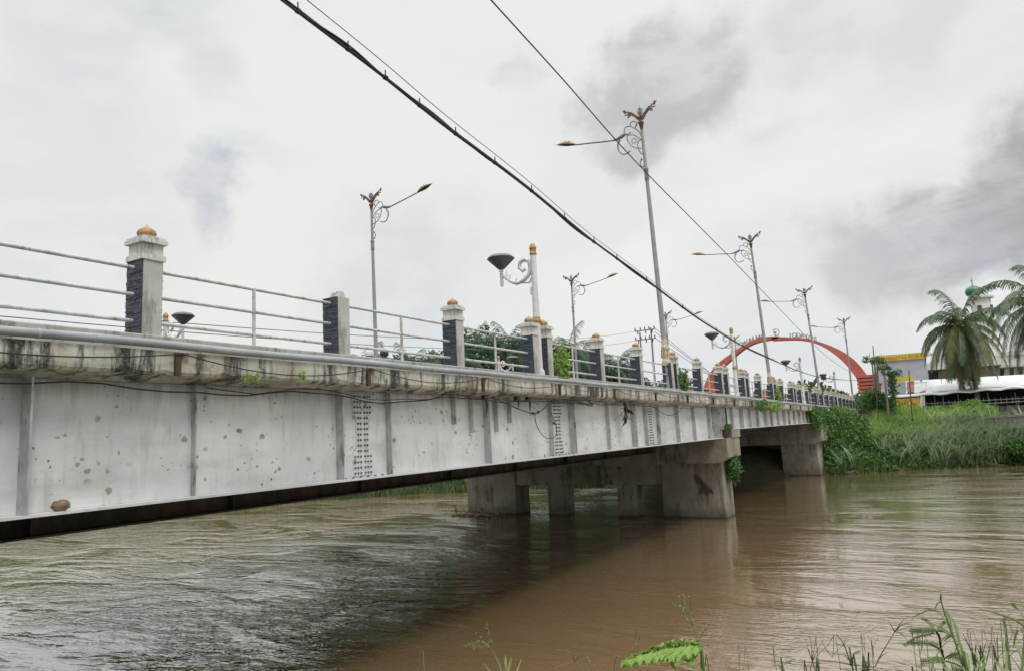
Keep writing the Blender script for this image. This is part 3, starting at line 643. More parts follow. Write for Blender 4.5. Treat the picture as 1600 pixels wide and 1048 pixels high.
def place_bowl(x, s, flip, label, zo=0):
    t = b0 if not used[0] else copy_tree(b0); used[0] = True
    t.location = (x, s, dz(s)-.005+zo); t.rotation_euler = (0, 0, PI if flip else 0); t['label'] = label; t['group'] = 'white scroll lamps with dark bowls'
place_bowl(-7.42, 13.40, False, 'white scroll lamp with dark bowl between the paired near posts, largest of its kind')
place_bowl(-7.42, 30.6, False, 'second white scroll lamp along the near railing, before the left half of the red arch')
place_bowl(-7.42, 47.4, False, 'third white scroll lamp along the near railing, under the crown of the red arch')
place_bowl(-7.42, 63.6, False, 'smallest near side white scroll lamp, beside the cable junction box')
place_bowl(-19.5, 12.4, True, 'far side scroll lamp peeping over the kerb right of the first near post', -.10)
place_bowl(-19.5, 30.9, True, 'far side scroll lamp seen through the rails left of the paired posts')
# ------------------------------------------------------------------ overhead cables
def plane_pts(pts, x0, m_):
    o = []
    for x, y in pts:
        d = ray(x, y); Y = x0/(d[0]/d[1]-m_); o.append(np.array([x0+m_*Y, Y, d[2]/d[1]*Y]))
    return o
cp = plane_pts([(440, -2), (590, 112), (700, 200), (820, 290), (920, 372), (1000, 430), (1110, 510), (1198, 558), (1287, 590), (1345, 594)], -4.5, -.037)
back = cp[0]+(cp[0]-cp[1])*2.2
cc = smooth_curve([back]+cp, 10)
m = MB()
for k in range(5):
    ph = k*2*PI/5; m.tube([p+np.array([.013*math.cos(ph+i*.10), 0, .013*math.sin(ph+i*.10)+(.025*math.sin(i*.5)*(k == 4))]) for i, p in enumerate(cc)], .0105, 6, k % 2)
for i in range(6, len(cc), 5): m.tube([cc[i]-np.array([0, .02, 0]), cc[i]+np.array([0, .02, 0])], .028, 8); m.tube([cc[i], cc[i]+np.array([0, 0, .085])], .009, 4)
tag(m.build('cable_bundle', [M['cable'], M['cableb']]), 'thick bundle of twisted black cables crossing the sky from upper left down to the bridge', 'cable')
m = MB(); m.tube([p+np.array([0, 0, .04+.17*math.exp(-max(0, p[1]-3)/7.0)]) for i, p in enumerate(cc[:75])], .005, 5)
tag(m.build('messenger_wire', M['wire']), 'thin wire running just above the thick cable bundle', 'wire')
wp = plane_pts([(765, -2), (880, 125), (1000, 260), (1140, 402), (1290, 555), (1332, 583)], -4.0, -.040)
m = MB(); m.tube(smooth_curve([wp[0]*2-wp[1]]+wp, 8), .011, 6)
tag(m.build('overhead_wire', M['cable']), 'single thin wire crossing above the tallest lamp and descending behind the red arch', 'wire')
m = MB(); b_ = cp[-2]; m.box(b_[0]-.12, b_[0]+.12, b_[1]-.35, b_[1]+.35, b_[2]-.10, b_[2]+.10); m.tube([b_+np.array([0, -.5, -.02]), b_+np.array([0, .5, -.02])], .06, 8)
tag(m.build('cable_junction_box', M['blackp']), 'black junction box hanging on the cable bundle near the third tall lamp', 'junction box')
# twin pole power line behind the bridge
hp = thing('power_pole', 'twin pole power line frame with two insulator crossarms, small behind the bridge', 'power pole', (-31.2, 84.5, 0))
for dx in (-.75, .85):
    m = MB(); m.tube([(dx, 0, 0), (dx*.93, 0, 12.4 if dx > 0 else 12.0)], [.16, .10], 8); m.build('pole', M['poledk'], hp)
for z in (12.1, 10.95):
    m = MB(); m.box(-1.35, 1.3, -.06, .06, z, z+.12); a = m.build('crossarm', M['poledk'], hp)
    m = MB()
    for dx in (-1.3, -.6, 0, .55, 1.25): m.lathe([(.05, .12), (.10, .18), (.05, .24), (.10, .30), (.05, .36), (.08, .40), (.03, .5)], (dx, 0, z), 6)
    for dx in (-.95, .1, .95): m.tube([(dx, 0, z), (dx, -.1, z-.4)], [.08, .05], 6)
    m.build('insulator', M['blackp'], a)
def wires(a, b, n, sag, r=.018):
    m = MB()
    for k in range(n):
        p, q = np.array(a[k]), np.array(b[k]); m.tube([p+(q-p)*t-np.array([0, 0, 4*sag*t*(1-t)]) for t in np.linspace(0, 1, 26)], r, 4)
    return m
L1 = (-23.5, 3, 6.0)
a1 = at(0, 446, 24); a2 = at(0, 459, 24)
e1 = np.array([-32.4, 84.5, 12.2]); e2 = np.array([-32.4, 84.5, 11.0])
tag(wires([a1+(a1-e1)*.15, a2+(a2-e2)*.15], [e1, e2], 2, 1.4, .016).build('power_line', M['wire']), 'pair of thin power lines seen through the rails at left, ending at the twin pole', 'wire')
q = [at(1230, 640, 190), at(1232, 634, 190), at(1236, 628, 190)]
tag(wires([(-30.0, 84.5, 12.4), (-30.0, 84.5, 11.9), (-30.0, 84.5, 11.1)], q, 3, 2.2, .04).build('power_line', M['wire']), 'three faint power lines falling right from the twin pole toward the red arch', 'wire')
# ------------------------------------------------------------------ red arch gate
S = 80.0
arch = thing('gateway_arch', 'big red arch over the far end of the bridge with grey letters on top', 'arch', (-14.5, S, .4))
def arch_band(outer, inner):
    P_ = [ray(x, y) for x, y in outer+inner[::-1]]; P_ = [p*S/p[1]-np.array([-14.5, S, .4]) for p in P_]; n = len(outer); m = MB()
    O, I = smooth_curve(P_[:n], 4), smooth_curve(P_[n:][::-1], 4); k = min(len(O), len(I)); v = []
    for i in range(k):
        for q_, dy in ((O[i], -.45), (O[i], .45), (I[i], .45), (I[i], -.45)): v.append((q_[0], dy, q_[2]))
    m.add(v, [(i*4+j, i*4+(j+1) % 4, (i+1)*4+(j+1) % 4, (i+1)*4+j) for i in range(k-1) for j in range(4)]+[(0, 1, 2, 3), (k*4-1, k*4-2, k*4-3, k*4-4)]); return m
arch_band([(1206, 528), (1230, 527), (1260, 529), (1280, 534), (1300, 541), (1320, 551), (1336, 563), (1350, 579), (1361, 598), (1366, 615)],
          [(1208, 532.5), (1230, 531.5), (1250, 531.6), (1270, 535), (1290, 544), (1310, 558), (1326, 574), (1340, 593), (1346, 608), (1348, 618)]).build('arch_rib', M['red'], arch)
arch_band([(1218, 525.5), (1190, 528), (1166, 538), (1144, 552), (1122, 569), (1109, 586), (1102, 602), (1099, 620)],
          [(1216, 529.5), (1182, 536), (1160, 548), (1138, 567), (1122, 583), (1116, 600), (1114, 612), (1113, 625)]).build('arch_rib', M['red'], arch)
for sd in (-1, 1):
    f = MB(); x0 = 7.3*sd; x1 = 10.1*sd; a, b2 = min(x0, x1), max(x0, x1)
    for i in range(5): f.box(a, b2, -.9, .9, 2.0+i*.37-(3.2 if sd < 0 else 0)*0, 2.0+i*.37+.27)
    f.box(a+.15, b2-.15, -.7, .7, -.5, 3.6, 1); f.build('arch_base', [M['red'], M['maroon']], arch)
def text_mesh(txt, size, ext=.02, mirror=False):
    cu = bpy.data.curves.new('t', 'FONT'); cu.body = txt; cu.size = size; cu.extrude = ext; cu.align_x = 'CENTER'; cu.align_y = 'BOTTOM_BASELINE'; cu.offset = size*.02
    o = bpy.data.objects.new('t', cu); C.objects.link(o); dg = bpy.context.evaluated_depsgraph_get(); dg.update()
    me = bpy.data.meshes.new_from_object(o.evaluated_get(dg)); bpy.data.objects.remove(o)
    if mirror:
        for v in me.vertices: v.co.x *= -1
        me.flip_normals()
    return me
def crown_at(px, py):
    p = ray(px, py); return p*S/p[1]-np.array([-14.5, S, .4])
for txt, xs_, ys_ in (('JOGAYOS', [1235, 1241.5, 1248, 1254, 1260, 1267, 1274], [526.6, 526.2, 526.4, 527.2, 528.4, 530.2, 532]), ('AUHUNI', [1164, 1169.5, 1174.5, 1179.5, 1185, 1190.5], [538, 535, 532.8, 531, 529.4, 528])):
    for ch, px, py in zip(txt, xs_, ys_):
        me = text_mesh(ch, .66, .07, True); me.materials.append(M['letter']); o = bpy.data.objects.new('letter', me); C.objects.link(o); o.parent = arch
        p = crown_at(px, py); o.location = (p[0], 0, p[2]-.03); o.rotation_euler = (PI/2, 0, 0)
p = crown_at(1212, 519); m = MB(); m.tube([(p[0]+.36*math.cos(a), 0, p[2]+.36*math.sin(a)) for a in np.linspace(-2.2, 2.5, 18)], .045, 6)
for q_ in range(5):
    a = PI/2+q_*2*PI/5; m.tube([(p[0]-.08, 0, p[2]), (p[0]-.08+.24*math.cos(a), 0, p[2]+.24*math.sin(a))], [.08, .03], 5)
m.tube([(p[0], 0, p[2]-.7), (p[0]-.05, 0, p[2]-.2)], .05, 6); m.build('emblem', M['letter'], arch)
tr = thing('banner_stand', 'small red banner on posts beyond the railing, framed by posts under the red arch', 'banner', (-19.2, 96, .3))
m = MB(); m.box(-1.3, .3, -.04, .04, 1.2, 3.9); m.build('banner', M['pinkr'], tr)
for x in (-1.2, .2): m = MB(); m.tube([(x, .07, 0), (x, .07, 4)], .05, 6); m.build('pole', M['poledk'], tr)
# ------------------------------------------------------------------ riders passing on the road
def skin(name, pts, edges, radii, mat, parent):
    me = bpy.data.meshes.new(name); me.from_pydata(pts, edges, []); me.materials.append(mat); o = bpy.data.objects.new(name, me); C.objects.link(o); o.parent = parent
    md = o.modifiers.new('skin', 'SKIN'); md.use_smooth_shade = True
    for i, v in enumerate(me.skin_vertices[0].data): v.radius = (radii[i], radii[i]); v.use_root = (i == 0)
    s = o.modifiers.new('sub', 'SUBSURF'); s.levels = 1; s.render_levels = 2; return o
def rider(loc, top, hat, label, rot):
    p = thing('person', label, 'person', loc, 'motorcycle riders on the bridge', rot)
    pts = [(0, 0, .80), (0, .02, 1.0), (0, .07, 1.22), (0, .10, 1.33), (0, .12, 1.42), (0, .13, 1.52)]; ed = [(0, 1), (1, 2), (2, 3), (3, 4), (4, 5)]; rd = [.14, .125, .13, .055, .085, .09]
    for sg in (-1, 1):
        b = len(pts); pts += [(sg*.17, .07, 1.26), (sg*.24, .26, 1.08), (sg*.28, .48, 1.04), (sg*.28, .56, 1.03)]; ed += [(2, b), (b, b+1), (b+1, b+2), (b+2, b+3)]; rd += [.06, .045, .035, .038]
        b = len(pts); pts += [(sg*.12, .06, .79), (sg*.19, .40, .72), (sg*.17, .30, .36), (sg*.17, .42, .32)]; ed += [(0, b), (b, b+1), (b+1, b+2), (b+2, b+3)]; rd += [.09, .075, .05, .045]
    skin('body', pts, ed, rd, M['skin'], p)
    skin('shirt', [(0, 0, .84), (0, .02, 1.0), (0, .07, 1.24), (-.17, .07, 1.26), (-.24, .25, 1.09), (.17, .07, 1.26), (.24, .25, 1.09)], [(0, 1), (1, 2), (2, 3), (3, 4), (2, 5), (5, 6)], [.16, .145, .145, .075, .06, .075, .06], top, p)
    m = MB(); m.lathe([(.125, 1.46), (.135, 1.52), (.125, 1.60), (.085, 1.66), (.03, 1.685)], (0, .115, 0), 14); m.build('helmet', hat, p)
    m = MB(); m.tube([(0, .21, 1.49), (0, .235, 1.47), (0, .21, 1.455)], .012, 6); m.build('nose', M['skin'], p)
def cycle(loc, rot, label):
    t = thing('motorcycle', label, 'motorcycle', loc, 'motorcycles on the bridge', rot)
    for y in (-.55, .68):
        m = MB(); m.tube([(0, y+.27*math.cos(a), .28+.27*math.sin(a)) for a in np.linspace(0, 2*PI, 21)], .045, 8); w = m.build('wheel', M['blackp'], t)
        m = MB()
        for q in range(6): m.tube([(0, y, .28), (0, y+.25*math.cos(q*PI/3), .28+.25*math.sin(q*PI/3))], .012, 5)
        m.build('rim', M['poledk'], w)
    m = MB(); m.tube(smooth_curve([(0, .62, .75), (0, .42, .45), (0, .1, .42), (0, -.2, .6), (0, -.65, .68)], 4), .11, 8); m.build('fairing', M['maroonc'], t)
    m = MB(); m.tube([(0, .15, .74), (0, -.2, .77), (0, -.6, .79)], [.09, .12, .09], 8); m.build('seat', M['blackp'], t)
    m = MB(); m.tube([(0, .68, .28), (0, .55, .85), (0, .52, .98)], .03, 6); m.tube([(-.3, .5, 1.02), (0, .54, 1.0), (.3, .5, 1.02)], .018, 6); m.build('handlebar', M['poledk'], t)
for (px, X_), top, hat, lab, lab2 in (((600, -14.0), M['maroonc'], M['blackp'], 'rider in a maroon top and dark helmet seen through the rails behind the kerb', 'motorcycle ridden by the person in maroon'), ((577, -14.3), M['whitec'], M['whitec'], 'rider in pale clothes and white helmet just left of the maroon rider', 'motorcycle ridden by the person in pale clothes')):
    d = ray(px, 560); y_ = d[1]/d[0]*X_; zz = dz(y_)-.2; cycle((X_, y_, zz), 0, lab2); rider((X_, y_-.1, zz), top, hat, lab, 0)
# ------------------------------------------------------------------ vegetation generators
def frond(m, base, az, el, L, droop, lw, nl=26, lf=.6, mi=0, ml=0):
    p = np.array(base, float); d = np.array([math.cos(az)*math.cos(el), math.sin(az)*math.cos(el), math.sin(el)]); pts = [p.copy()]; n = 14
    for i in range(n):
        d = d+np.array([0, 0, -droop/n*(1+i*.12)]); d /= np.linalg.norm(d); p = p+d*L/n; pts.append(p.copy())
    m.tube(pts[::2]+[pts[-1]], [max(.008, .045*(1-i/8)) for i in range(len(pts[::2])+1)], 4, ml, cap=False)
    qs = []
    for k in range(nl):
        t_ = .12+.88*k/nl; i = min(n-1, int(t_*n)); c = pts[i]+(pts[i+1]-pts[i])*(t_*n-i); tg = pts[i+1]-pts[i]; tg /= np.linalg.norm(tg)
        sd = np.cross(tg, [0, 0, 1.]); sd /= (np.linalg.norm(sd)+1e-6); ll = lf*(math.sin(PI*(.12+.86*t_))**.6)*random.uniform(.8, 1.15)
        for sg in (-1, 1):
            dv = sd*sg*.75+tg*.55+np.array([0, 0, -.35-.5*random.random()]); dv /= np.linalg.norm(dv); tip = c+dv*ll*.6; dv2 = dv+np.array([0, 0, -.9]); dv2 /= np.linalg.norm(dv2); tip2 = tip+dv2*ll*.5
            w = tg*lw*.5; qs.append([c-w, c+w, tip+w*.9, tip-w*.9]); qs.append([tip-w*.9, tip+w*.9, tip2+w*.2, tip2-w*.2])
    m.quads(np.array(qs), mi)
def palm(name, base, top, nf, L, label, cat, group=None, lf=.75, lw=.09, mats=None, nl=38, tr=.16, elr=(-.5, 1.35), coco=False, yellow=.2, droop=1.5):
    mats = mats or [M['palm'], M['palmy']]
    t = thing(name, label, cat, tuple(base), group); b = np.array(base); e = np.array(top)-b
    m = MB(); m.tube([(e*k/7+np.array([math.sin(k/7*PI)*.12, 0, 0])) for k in range(8)], [tr*1.35]+[tr*(1-.3*k/7) for k in range(1, 8)], 8); m.build('trunk', M['bark'], t)
    m = MB()
    for k in range(nf):
        az = k*2.399+random.uniform(-.3, .3); el = elr[1]+(elr[0]-elr[1])*(k/nf)**.8+random.uniform(-.12, .12)
        frond(m, e, az, el, L*random.uniform(.85, 1.1), droop*random.uniform(.8, 1.2), lw, nl, lf, 1 if (random.random() < yellow and el < .6) else 0, 1)
    m.build('crown', mats, t)
    if coco:
        m = MB()
        for k in range(9):
            a = k*2.1; m.lathe([(.03, -.13), (.10, -.08), (.12, 0), (.09, .09), (.02, .13)], (e[0]+.3*math.cos(a), e[1]+.3*math.sin(a), e[2]-.25-.2*random.random()), 8)
        m.build('coconuts', M['wallb'], t)
    return t
def bushy(name, c, r, n, mat, label, cat, L=.35, W=.16, clumps=14, group=None, trunk=True, tr=.2):
    c = np.array(c, float); r = np.array(r, float); g0 = c[2]-r[2]
    t = thing(name, label, cat, (c[0], c[1], g0-.3), group); o = np.array([c[0], c[1], g0-.3]); m = MB(); cs = []
    for k in range(clumps):
        d = rng.normal(size=3); d /= np.linalg.norm(d); d[2] = abs(d[2])*1.2-.35; cc_ = c+d*r*random.uniform(.35, .85); rr = r*random.uniform(.25, .5); cs.append(cc_)
        m.quads(leaf_quads(blob_pts(n//clumps, cc_-o, rr, .35), L, W, .25))
    m.build('crown' if trunk else 'foliage', mat, t)
    if trunk:
        m = MB(); m.tube([(0, 0, -.6), (0, 0, r[2]*.6), (0.1, 0, r[2]*1.1)], [tr, tr*.7, tr*.3], 7)
        for cc_ in cs[:6]: m.tube([(0, 0, r[2]*.4), tuple((cc_-o)*.6+np.array([0, 0, r[2]*.1])), tuple(cc_-o)], [tr*.4, tr*.25, .03], 5)
        m.build('trunk', M['bark'], t)
    return t
def mass(name, pts, L, W, mat, label, cat, up=.4):
    m = MB(); m.quads(leaf_quads(pts, L, W, up)); return tag(m.build(name, mat), label, cat, kind='stuff')
def blades(m, base, h, w, lean, bend, mi=0, n=5):
    az = random.uniform(0, 2*PI); p = np.array(base, float); dx = np.array([math.cos(az), math.sin(az), 0]); sd = np.array([-dx[1], dx[0], 0]); pr = []
    for i in range(n+1):
        t_ = i/n; c = p+dx*(lean*t_+bend*t_**2.2)*h+np.array([0, 0, h*(t_-.35*bend*t_**3)]); ww = w*(1-t_**1.6)*.5+.001
        pr.append((c-sd*ww, c+sd*ww))
    m.quads(np.array([[pr[i][0], pr[i][1], pr[i+1][1], pr[i+1][0]] for i in range(n)]), mi)
def onbank(u, d): p = T*u+NN*(bank_v(u)+d); return np.array([p[0], p[1], gz(p[0], p[1])])
def under(p): return -19.8 < p[0] < -7.15 and p[1] < 58
def uof(x, y): return x*T[0]+y*T[1]
# --- right bank cover: dark creeper, bright grass, pale reeds
u0 = uof(-7.0, 52); u1 = uof(40, 74)
P = []
for _ in range(30000):
    u = random.uniform(u0-.5, u1); d = random.uniform(-.2, 9)*random.random()**.15; p = onbank(u, d)
    hgt = .45+.55*(.5+.5*math.sin(u*1.7+math.sin(d*1.3)*2))*(.5+.5*math.sin(d*1.9+u*.6)); p[2] += random.random()**.6*hgt*(1.5 if u < u0+10 else 1.0); P.append(p)
for _ in range(14000):
    u = random.uniform(u0-.5, u1); d = random.uniform(-.3, 3.2); p = onbank(u, d); p[2] += random.random()**1.3*.55; P.append(p)
P = [q for q in P if not (q[0] < -5.2 and q[1] > 53.5 and q[2] > dz(q[1])-.35) and not under(q) and not (q[0] > 3.5 and q[2] > -1.5 and random.random() < .85)]
mass('bank_undergrowth', np.array(P), .26, .13, M['leafd'], 'dark creepers and shrubs covering the river bank right of the bridge', 'undergrowth')
m = MB()
for _ in range(19000):
    u = u0+abs(random.gauss(0, 1))*7+.5; d = random.uniform(2.2, 9); p = onbank(u, d)
    if u > u1 or under(p) or (p[0] > 3.5 and d > 2.5): continue
    lowz = p[0] < -4.6 and p[1] > 53.5
    if lowz and p[2] > -.9 and random.random() < .5: continue
    blades(m, p+np.array([0, 0, .0 if lowz else .45]), random.uniform(.7, 1.25)*(.5 if lowz else (1.0 if u < u0+9 else .75)), .05, random.uniform(0, .25), random.uniform(.1, .6), 0, 3)
tag(m.build('tall_grass', M['leafb']), 'bright green tall grass on the upper bank beside the bridge end', 'grass', kind='stuff')
m = MB(); ur = uof(-1.0, 56.5)
for _ in range(420):
    u = ur+random.gauss(3.0, 2.8); d = random.uniform(.1, 2.4) if random.random() < .75 else random.uniform(2, 5); b = onbank(u, d)
    for k in range(12): blades(m, b+np.array([random.gauss(0, .12), random.gauss(0, .12), .1]), random.uniform(1.1, 2.1), .085, random.uniform(.05, .35), random.uniform(.4, 1.1), 0, 5)
tag(m.build('reeds', M['reed']), 'pale drooping reeds at the water edge in the middle of the right bank', 'reeds', kind='stuff')
m = MB()
for _ in range(4500):
    u = random.uniform(ur+2, u1); d = random.uniform(-.1, 7); b = onbank(u, d)
    if b[0] > 3.5 and d > 2.2: continue
    blades(m, b+np.array([0, 0, .3]), random.uniform(.4, 1.0), .05, .15, random.uniform(.2, .9), 0, 4)
for _ in range(1500):
    u = random.uniform(u0, ur+2); d = random.uniform(-.15, 1.2); b = onbank(u, d)
    if under(b): continue
    blades(m, b, random.uniform(.3, .8), .04, .15, random.uniform(.2, .9), 0, 4)
tag(m.build('bank_grass', M['leafg']), 'mixed olive green grass along the waterline of the right bank', 'grass', kind='stuff')
for k, (px, py, ln) in enumerate([(1312, 737, 1.1), (1395, 733, .8), (1540, 727, 1.3)]):
    p = at(px, py, 54+k*2); u = uof(p[0], p[1]); q = onbank(u, -.15); m = MB()
    for j in range(7): m.tube([(random.uniform(-.3, .3), random.uniform(-.1, .1), 0), (random.uniform(-ln, ln)*.6, random.uniform(-.3, .1), .1+.2*random.random()), (random.uniform(-ln, ln), random.uniform(-.5, .1), .05)], [.03, .025, .01], 5)
    tag(m.build('dead_branch', M['wood'], None, (q[0], q[1], WZ)), ['dead branches at the waterline beside the second pier', 'dead branches at the waterline left of the pale reeds', 'dead branches at the waterline near the right edge'][k], 'branch', 'dead branches along the waterline')
# bushes as things
bl = [((1300, 712), 54.5, (1.3, 1.3, 1.3), M['leafd'], 'dark round bush beside the second pier at the foot of the bank'),
      ((1345, 690), 57, (1.8, 1.6, 1.3), M['leafd'], 'dark leafy bush in the middle of the bank under the bright grass'),
      ((1505, 672), 62, (2.2, 1.6, 1.3), M['leafm'], 'wide leafy bush on the bank below the coconut palm'),
      ((1590, 702), 58.5, (1.6, 1.2, .8), M['leafd'], 'dark bush on the bank below the stone wall'),
      ((1522, 640), 68, (1.5, 1.2, .9), M['leafb'], 'bright green shrub at the foot of the coconut palm trunk'),
      ((1470, 650), 66, (1.3, 1.2, .9), M['leafm'], 'small shrub on the bank before the dark stall'),
      ((1365, 628), 62, (1.3, 1.2, 1.5), M['leafm'], 'leafy shrub rising beside the end of the railing'),
      ((1410, 655), 64, (1.6, 1.3, 1.0), M['leafm'], 'shrub below the orange stall sign')]
for (px, py), dist, r, mt, lab in bl:
    bushy('bush', at(px, py, dist), r, 2600, mt, lab, 'bush', .24, .12, 12, 'bushes on the right bank', False)
# left bank strip of grass, seen beneath the girder
m = MB(); ua = uof(-60, 12); ub = uof(-19, 44.5)
for _ in range(52000):
    u = random.uniform(ua, ub+22); d = random.uniform(-.2, 8)*random.random()**.4; b = onbank(u, d)
    if under(b): continue
    blades(m, b, random.uniform(.35, .85), .06, .1, random.uniform(.1, .7), 0, 3)
tag(m.build('grass', M['leafl']), 'green grass on the left bank seen beneath the bridge girder', 'grass', kind='stuff')
# trees behind the bridge
tw = [(548, 572, 66, 1), (575, 552, 74, 0), (610, 560, 85, 1), (640, 556, 80, 0), (668, 562, 78, 1), (700, 548, 72, 0), (722, 540, 74, 1), (745, 522, 76, 0), (772, 535, 78, 1), (797, 520, 76, 0), (820, 530, 80, 1), (868, 548, 84, 1), (885, 528, 78, 0), (905, 545, 84, 0), (935, 575, 90, 1), (962, 552, 96, 0), (985, 590, 100, 1), (1050, 598, 108, 1)]
names = ['leftmost small', 'first feathery', 'low rounded', 'slim feathery', 'low bushy', 'broad feathery', 'dense dark', 'tall spreading', 'thick leafy', 'tallest upright', 'leafy rounded', 'low leafy', 'wide fan shaped', 'smaller drooping', 'low wide', 'lone slender', 'small rounded', 'far off low']
for (px, py, dist, kd), nm in zip(tw, names):
    tp = at(px, py, dist); g_ = gz(tp[0], tp[1])
    where = 'left of the third post' if px < 700 else ('between the third post and the paired posts' if px < 835 else 'right of the paired posts')
    if kd == 0:
        cr = np.array([tp[0], tp[1], tp[2]-2.2])
        palm('palm_tree', (tp[0]+.3, tp[1], g_), cr, 44, 4.4, f'{nm} palm behind the bridge, {where}', 'palm tree', 'palms behind the bridge', 1.25, .055, [M['palmf'], M['palmf']], 34, .28, (-.5, 1.4), False, 0, 1.25)
    else:
        h_ = tp[2]-g_; bushy('tree', (tp[0], tp[1], g_+h_*.55), (4.6, 3.6, h_*.56), 11000, M['treef'], f'{nm} tree behind the bridge, {where}', 'tree', .5, .28, 26, 'trees behind the bridge', True, .25)
for k, (px, dist) in enumerate([(560, 90), (650, 92), (735, 90), (810, 92), (880, 95)]):
    tp = at(px, 600, dist); g_ = gz(tp[0], tp[1]); bushy('tree', (tp[0], tp[1], g_+4.8), (6.5, 4.0, 5.0), 9500, M['treef'], f'low dark thicket tree, {["first", "second", "third", "fourth", "fifth"][k]} from the left behind the palms', 'tree', .6, .3, 20, 'trees behind the bridge', True, .25)
# wider wood on the far left bank (also mirrored in the river)
Pm = []
for _ in range(26000):
    u = random.uniform(uof(-130, -40), uof(-40, 33)); d = random.uniform(7, 20); p = onbank(u, d); hh = 2.2+.9*math.sin(u*.37)+.6*math.sin(u*1.1+d); p[2] += random.random()*max(1.5, hh); Pm.append(p)
mass('wood', np.array(Pm), .8, .42, M['treef'], 'low far off wood on the left river bank', 'wood')
# far tree line beyond everything to close the horizon
Pm = []
for _ in range(30000):
    a = random.uniform(-1.2, .75); R_ = random.uniform(170, 200); x, y = R_*math.sin(a), R_*math.cos(a); hh = 5.5+1.6*math.sin(a*31)+1.2*math.sin(a*77); Pm.append((x, y, random.random()*hh))
mass('distant_wood', np.array(Pm), 1.7, 1.1, M['treef'], 'distant line of woodland along the horizon behind the town', 'wood')
# coconut palms at right
palm('coconut_palm', tuple(at(1531, 640, 70)), at(1500, 512, 70), 50, 5.0, 'tall coconut palm with full drooping crown before the white roof', 'palm tree', 'coconut palms on the right bank', .95, .07, None, 58, .19, (-1.35, 1.45), True, .28, 1.7)
palm('coconut_palm', tuple(at(1640, 645, 60)), at(1632, 476, 60), 50, 5.2, 'coconut palm at the right edge whose crown is cut by the frame', 'palm tree', 'coconut palms on the right bank', .9, .065, None, 58, .19, (-1.3, 1.45), True, .3, 1.6)
# papaya-like thin trees and bare poles
def papaya(px0, py0, px1, py1, dist, label, vine=False):
    a, b = at(px0, py0, dist), at(px1, py1, dist); t = thing('papaya_tree', label, 'tree', tuple(a), 'slender trees by the arch foot'); e = b-a
    m = MB(); m.tube([(0, 0, -1.0), tuple(e*.5), tuple(e)], [.10, .08, .05], 7); m.build('trunk', M['bark'], t)
    m = MB()
    for k in range(14):
        az = k*2.4; d = np.array([math.cos(az), math.sin(az), random.uniform(-.3, .6)]); q_ = e+d*random.uniform(.25, .6); m.tube([tuple(e), tuple(q_)], .012, 4); m.quads(leaf_quads(blob_pts(16, q_, (.18, .18, .14), .1), .2, .11, -.4))
    if vine: m.quads(leaf_quads(np.array([e*random.random()*1.0+rng.normal(size=3)*.16 for _ in range(900)]), .22, .13, -.2))
    m.build('leaves', M['leafm'], t)
papaya(1372, 650, 1362, 562, 62, 'leftmost slender papaya tree leaning before the arch foot')
papaya(1376, 650, 1370, 565, 63, 'straight slender papaya tree before the red arch base')
papaya(1389, 655, 1381, 576, 61, 'papaya tree with leafy top left of the billboard')
papaya(1396, 660, 1394, 583, 61.5, 'vine covered trunk in front of the billboard edge', True)
for a, b, lab in (((1371, 650), (1364, 540), 'thin dark bare pole before the red arch base'), ((1424, 648), (1420, 578), 'thin dark bare pole in front of the orange sign')):
    p0, p1 = at(*a, 60), at(*b, 60); m = MB(); e = p1-p0; m.tube([(0, 0, -.8), tuple(e)], [.05, .035], 6); tag(m.build('bare_pole', M['rust'], None, tuple(p0)), lab, 'pole')
# plants growing out of the bridge
def bridge_plant(c, r, n, label, mt, L=.10, W=.05):
    c = np.array(c, float); m = MB(); m.quads(leaf_quads(blob_pts(n, (0, 0, 0), r, .15), L, W, .2))
    for k in range(6): m.tube([(0, 0, -r[2]), tuple(rng.normal(size=3)*np.array(r)*.6)], .006, 4)
    tag(m.build('wall_plant', mt, None, tuple(c)), label, 'plant', 'plants growing on the bridge')
bridge_plant((-7.28, 14.25, dz(14)+.28), (.12, .30, .42), 420, 'leafy plant growing at the foot of the paired near posts', M['leafb'], .12, .07)
bridge_plant((-7.28, 22.95, dz(23)+.30), (.14, .45, .40), 420, 'leafy plant growing beside the post of the tallest lamp', M['leafm'], .14, .07)
bridge_plant((-7.30, 38.7, dz(38)+.30), (.14, .4, .45), 300, 'creeper climbing a near post below the second tall lamp', M['leafb'], .14, .07)
bridge_plant((-7.45, 28.9, -1.75), (.30, .42, .60), 900, 'green shrub growing from the end of the first pier cap', M['leafm'], .16, .08)
bridge_plant((-7.30, 28.2, -.15), (.12, .4, .13), 200, 'dark weeds on the bearing shelf at the joint of the two spans', M['leafd'], .1, .06)
bridge_plant((-7.05, 5.6, dz(6)-.43), (.03, .14, .05), 60, 'small clump of weeds rooted in the stained concrete edge', M['leafb'], .05, .02)
bridge_plant((-7.05, 6.4, dz(6)-.37), (.03, .07, .05), 40, 'tiny yellow green weed on the concrete edge', M['fg4'], .05, .02)
for s, ln, mt in ((33.5, 1.6, M['leafm']), (36.2, 1.2, M['leafb']), (49.0, 1.6, M['leafm']), (52.0, 1.8, M['leafm'])):
    bridge_plant((-7.05, s, dz(s)-.38), (.14, ln*.8, .22), 420, f'creeper hanging over the concrete edge of the second span, {["nearest", "second", "third", "last"][[33.5, 36.2, 49.0, 52.0].index(s)]} along it', mt, .16, .08)
Pm = [(-7.2+random.gauss(0, .15), random.uniform(47.5, 57.5), 0) for _ in range(5000)]
Pm = np.array([(x+ (.15 if y > 53 else 0), y, dz(y)-.5-abs(random.gauss(0, .55))*(min(1.5, max(.25, (y-46.5)/4)))) for x, y, z in Pm])
mass('hanging_creeper', Pm, .2, .11, M['leafd'], 'dark creeper hanging over the girder end above the second pier', 'creeper', -.5)
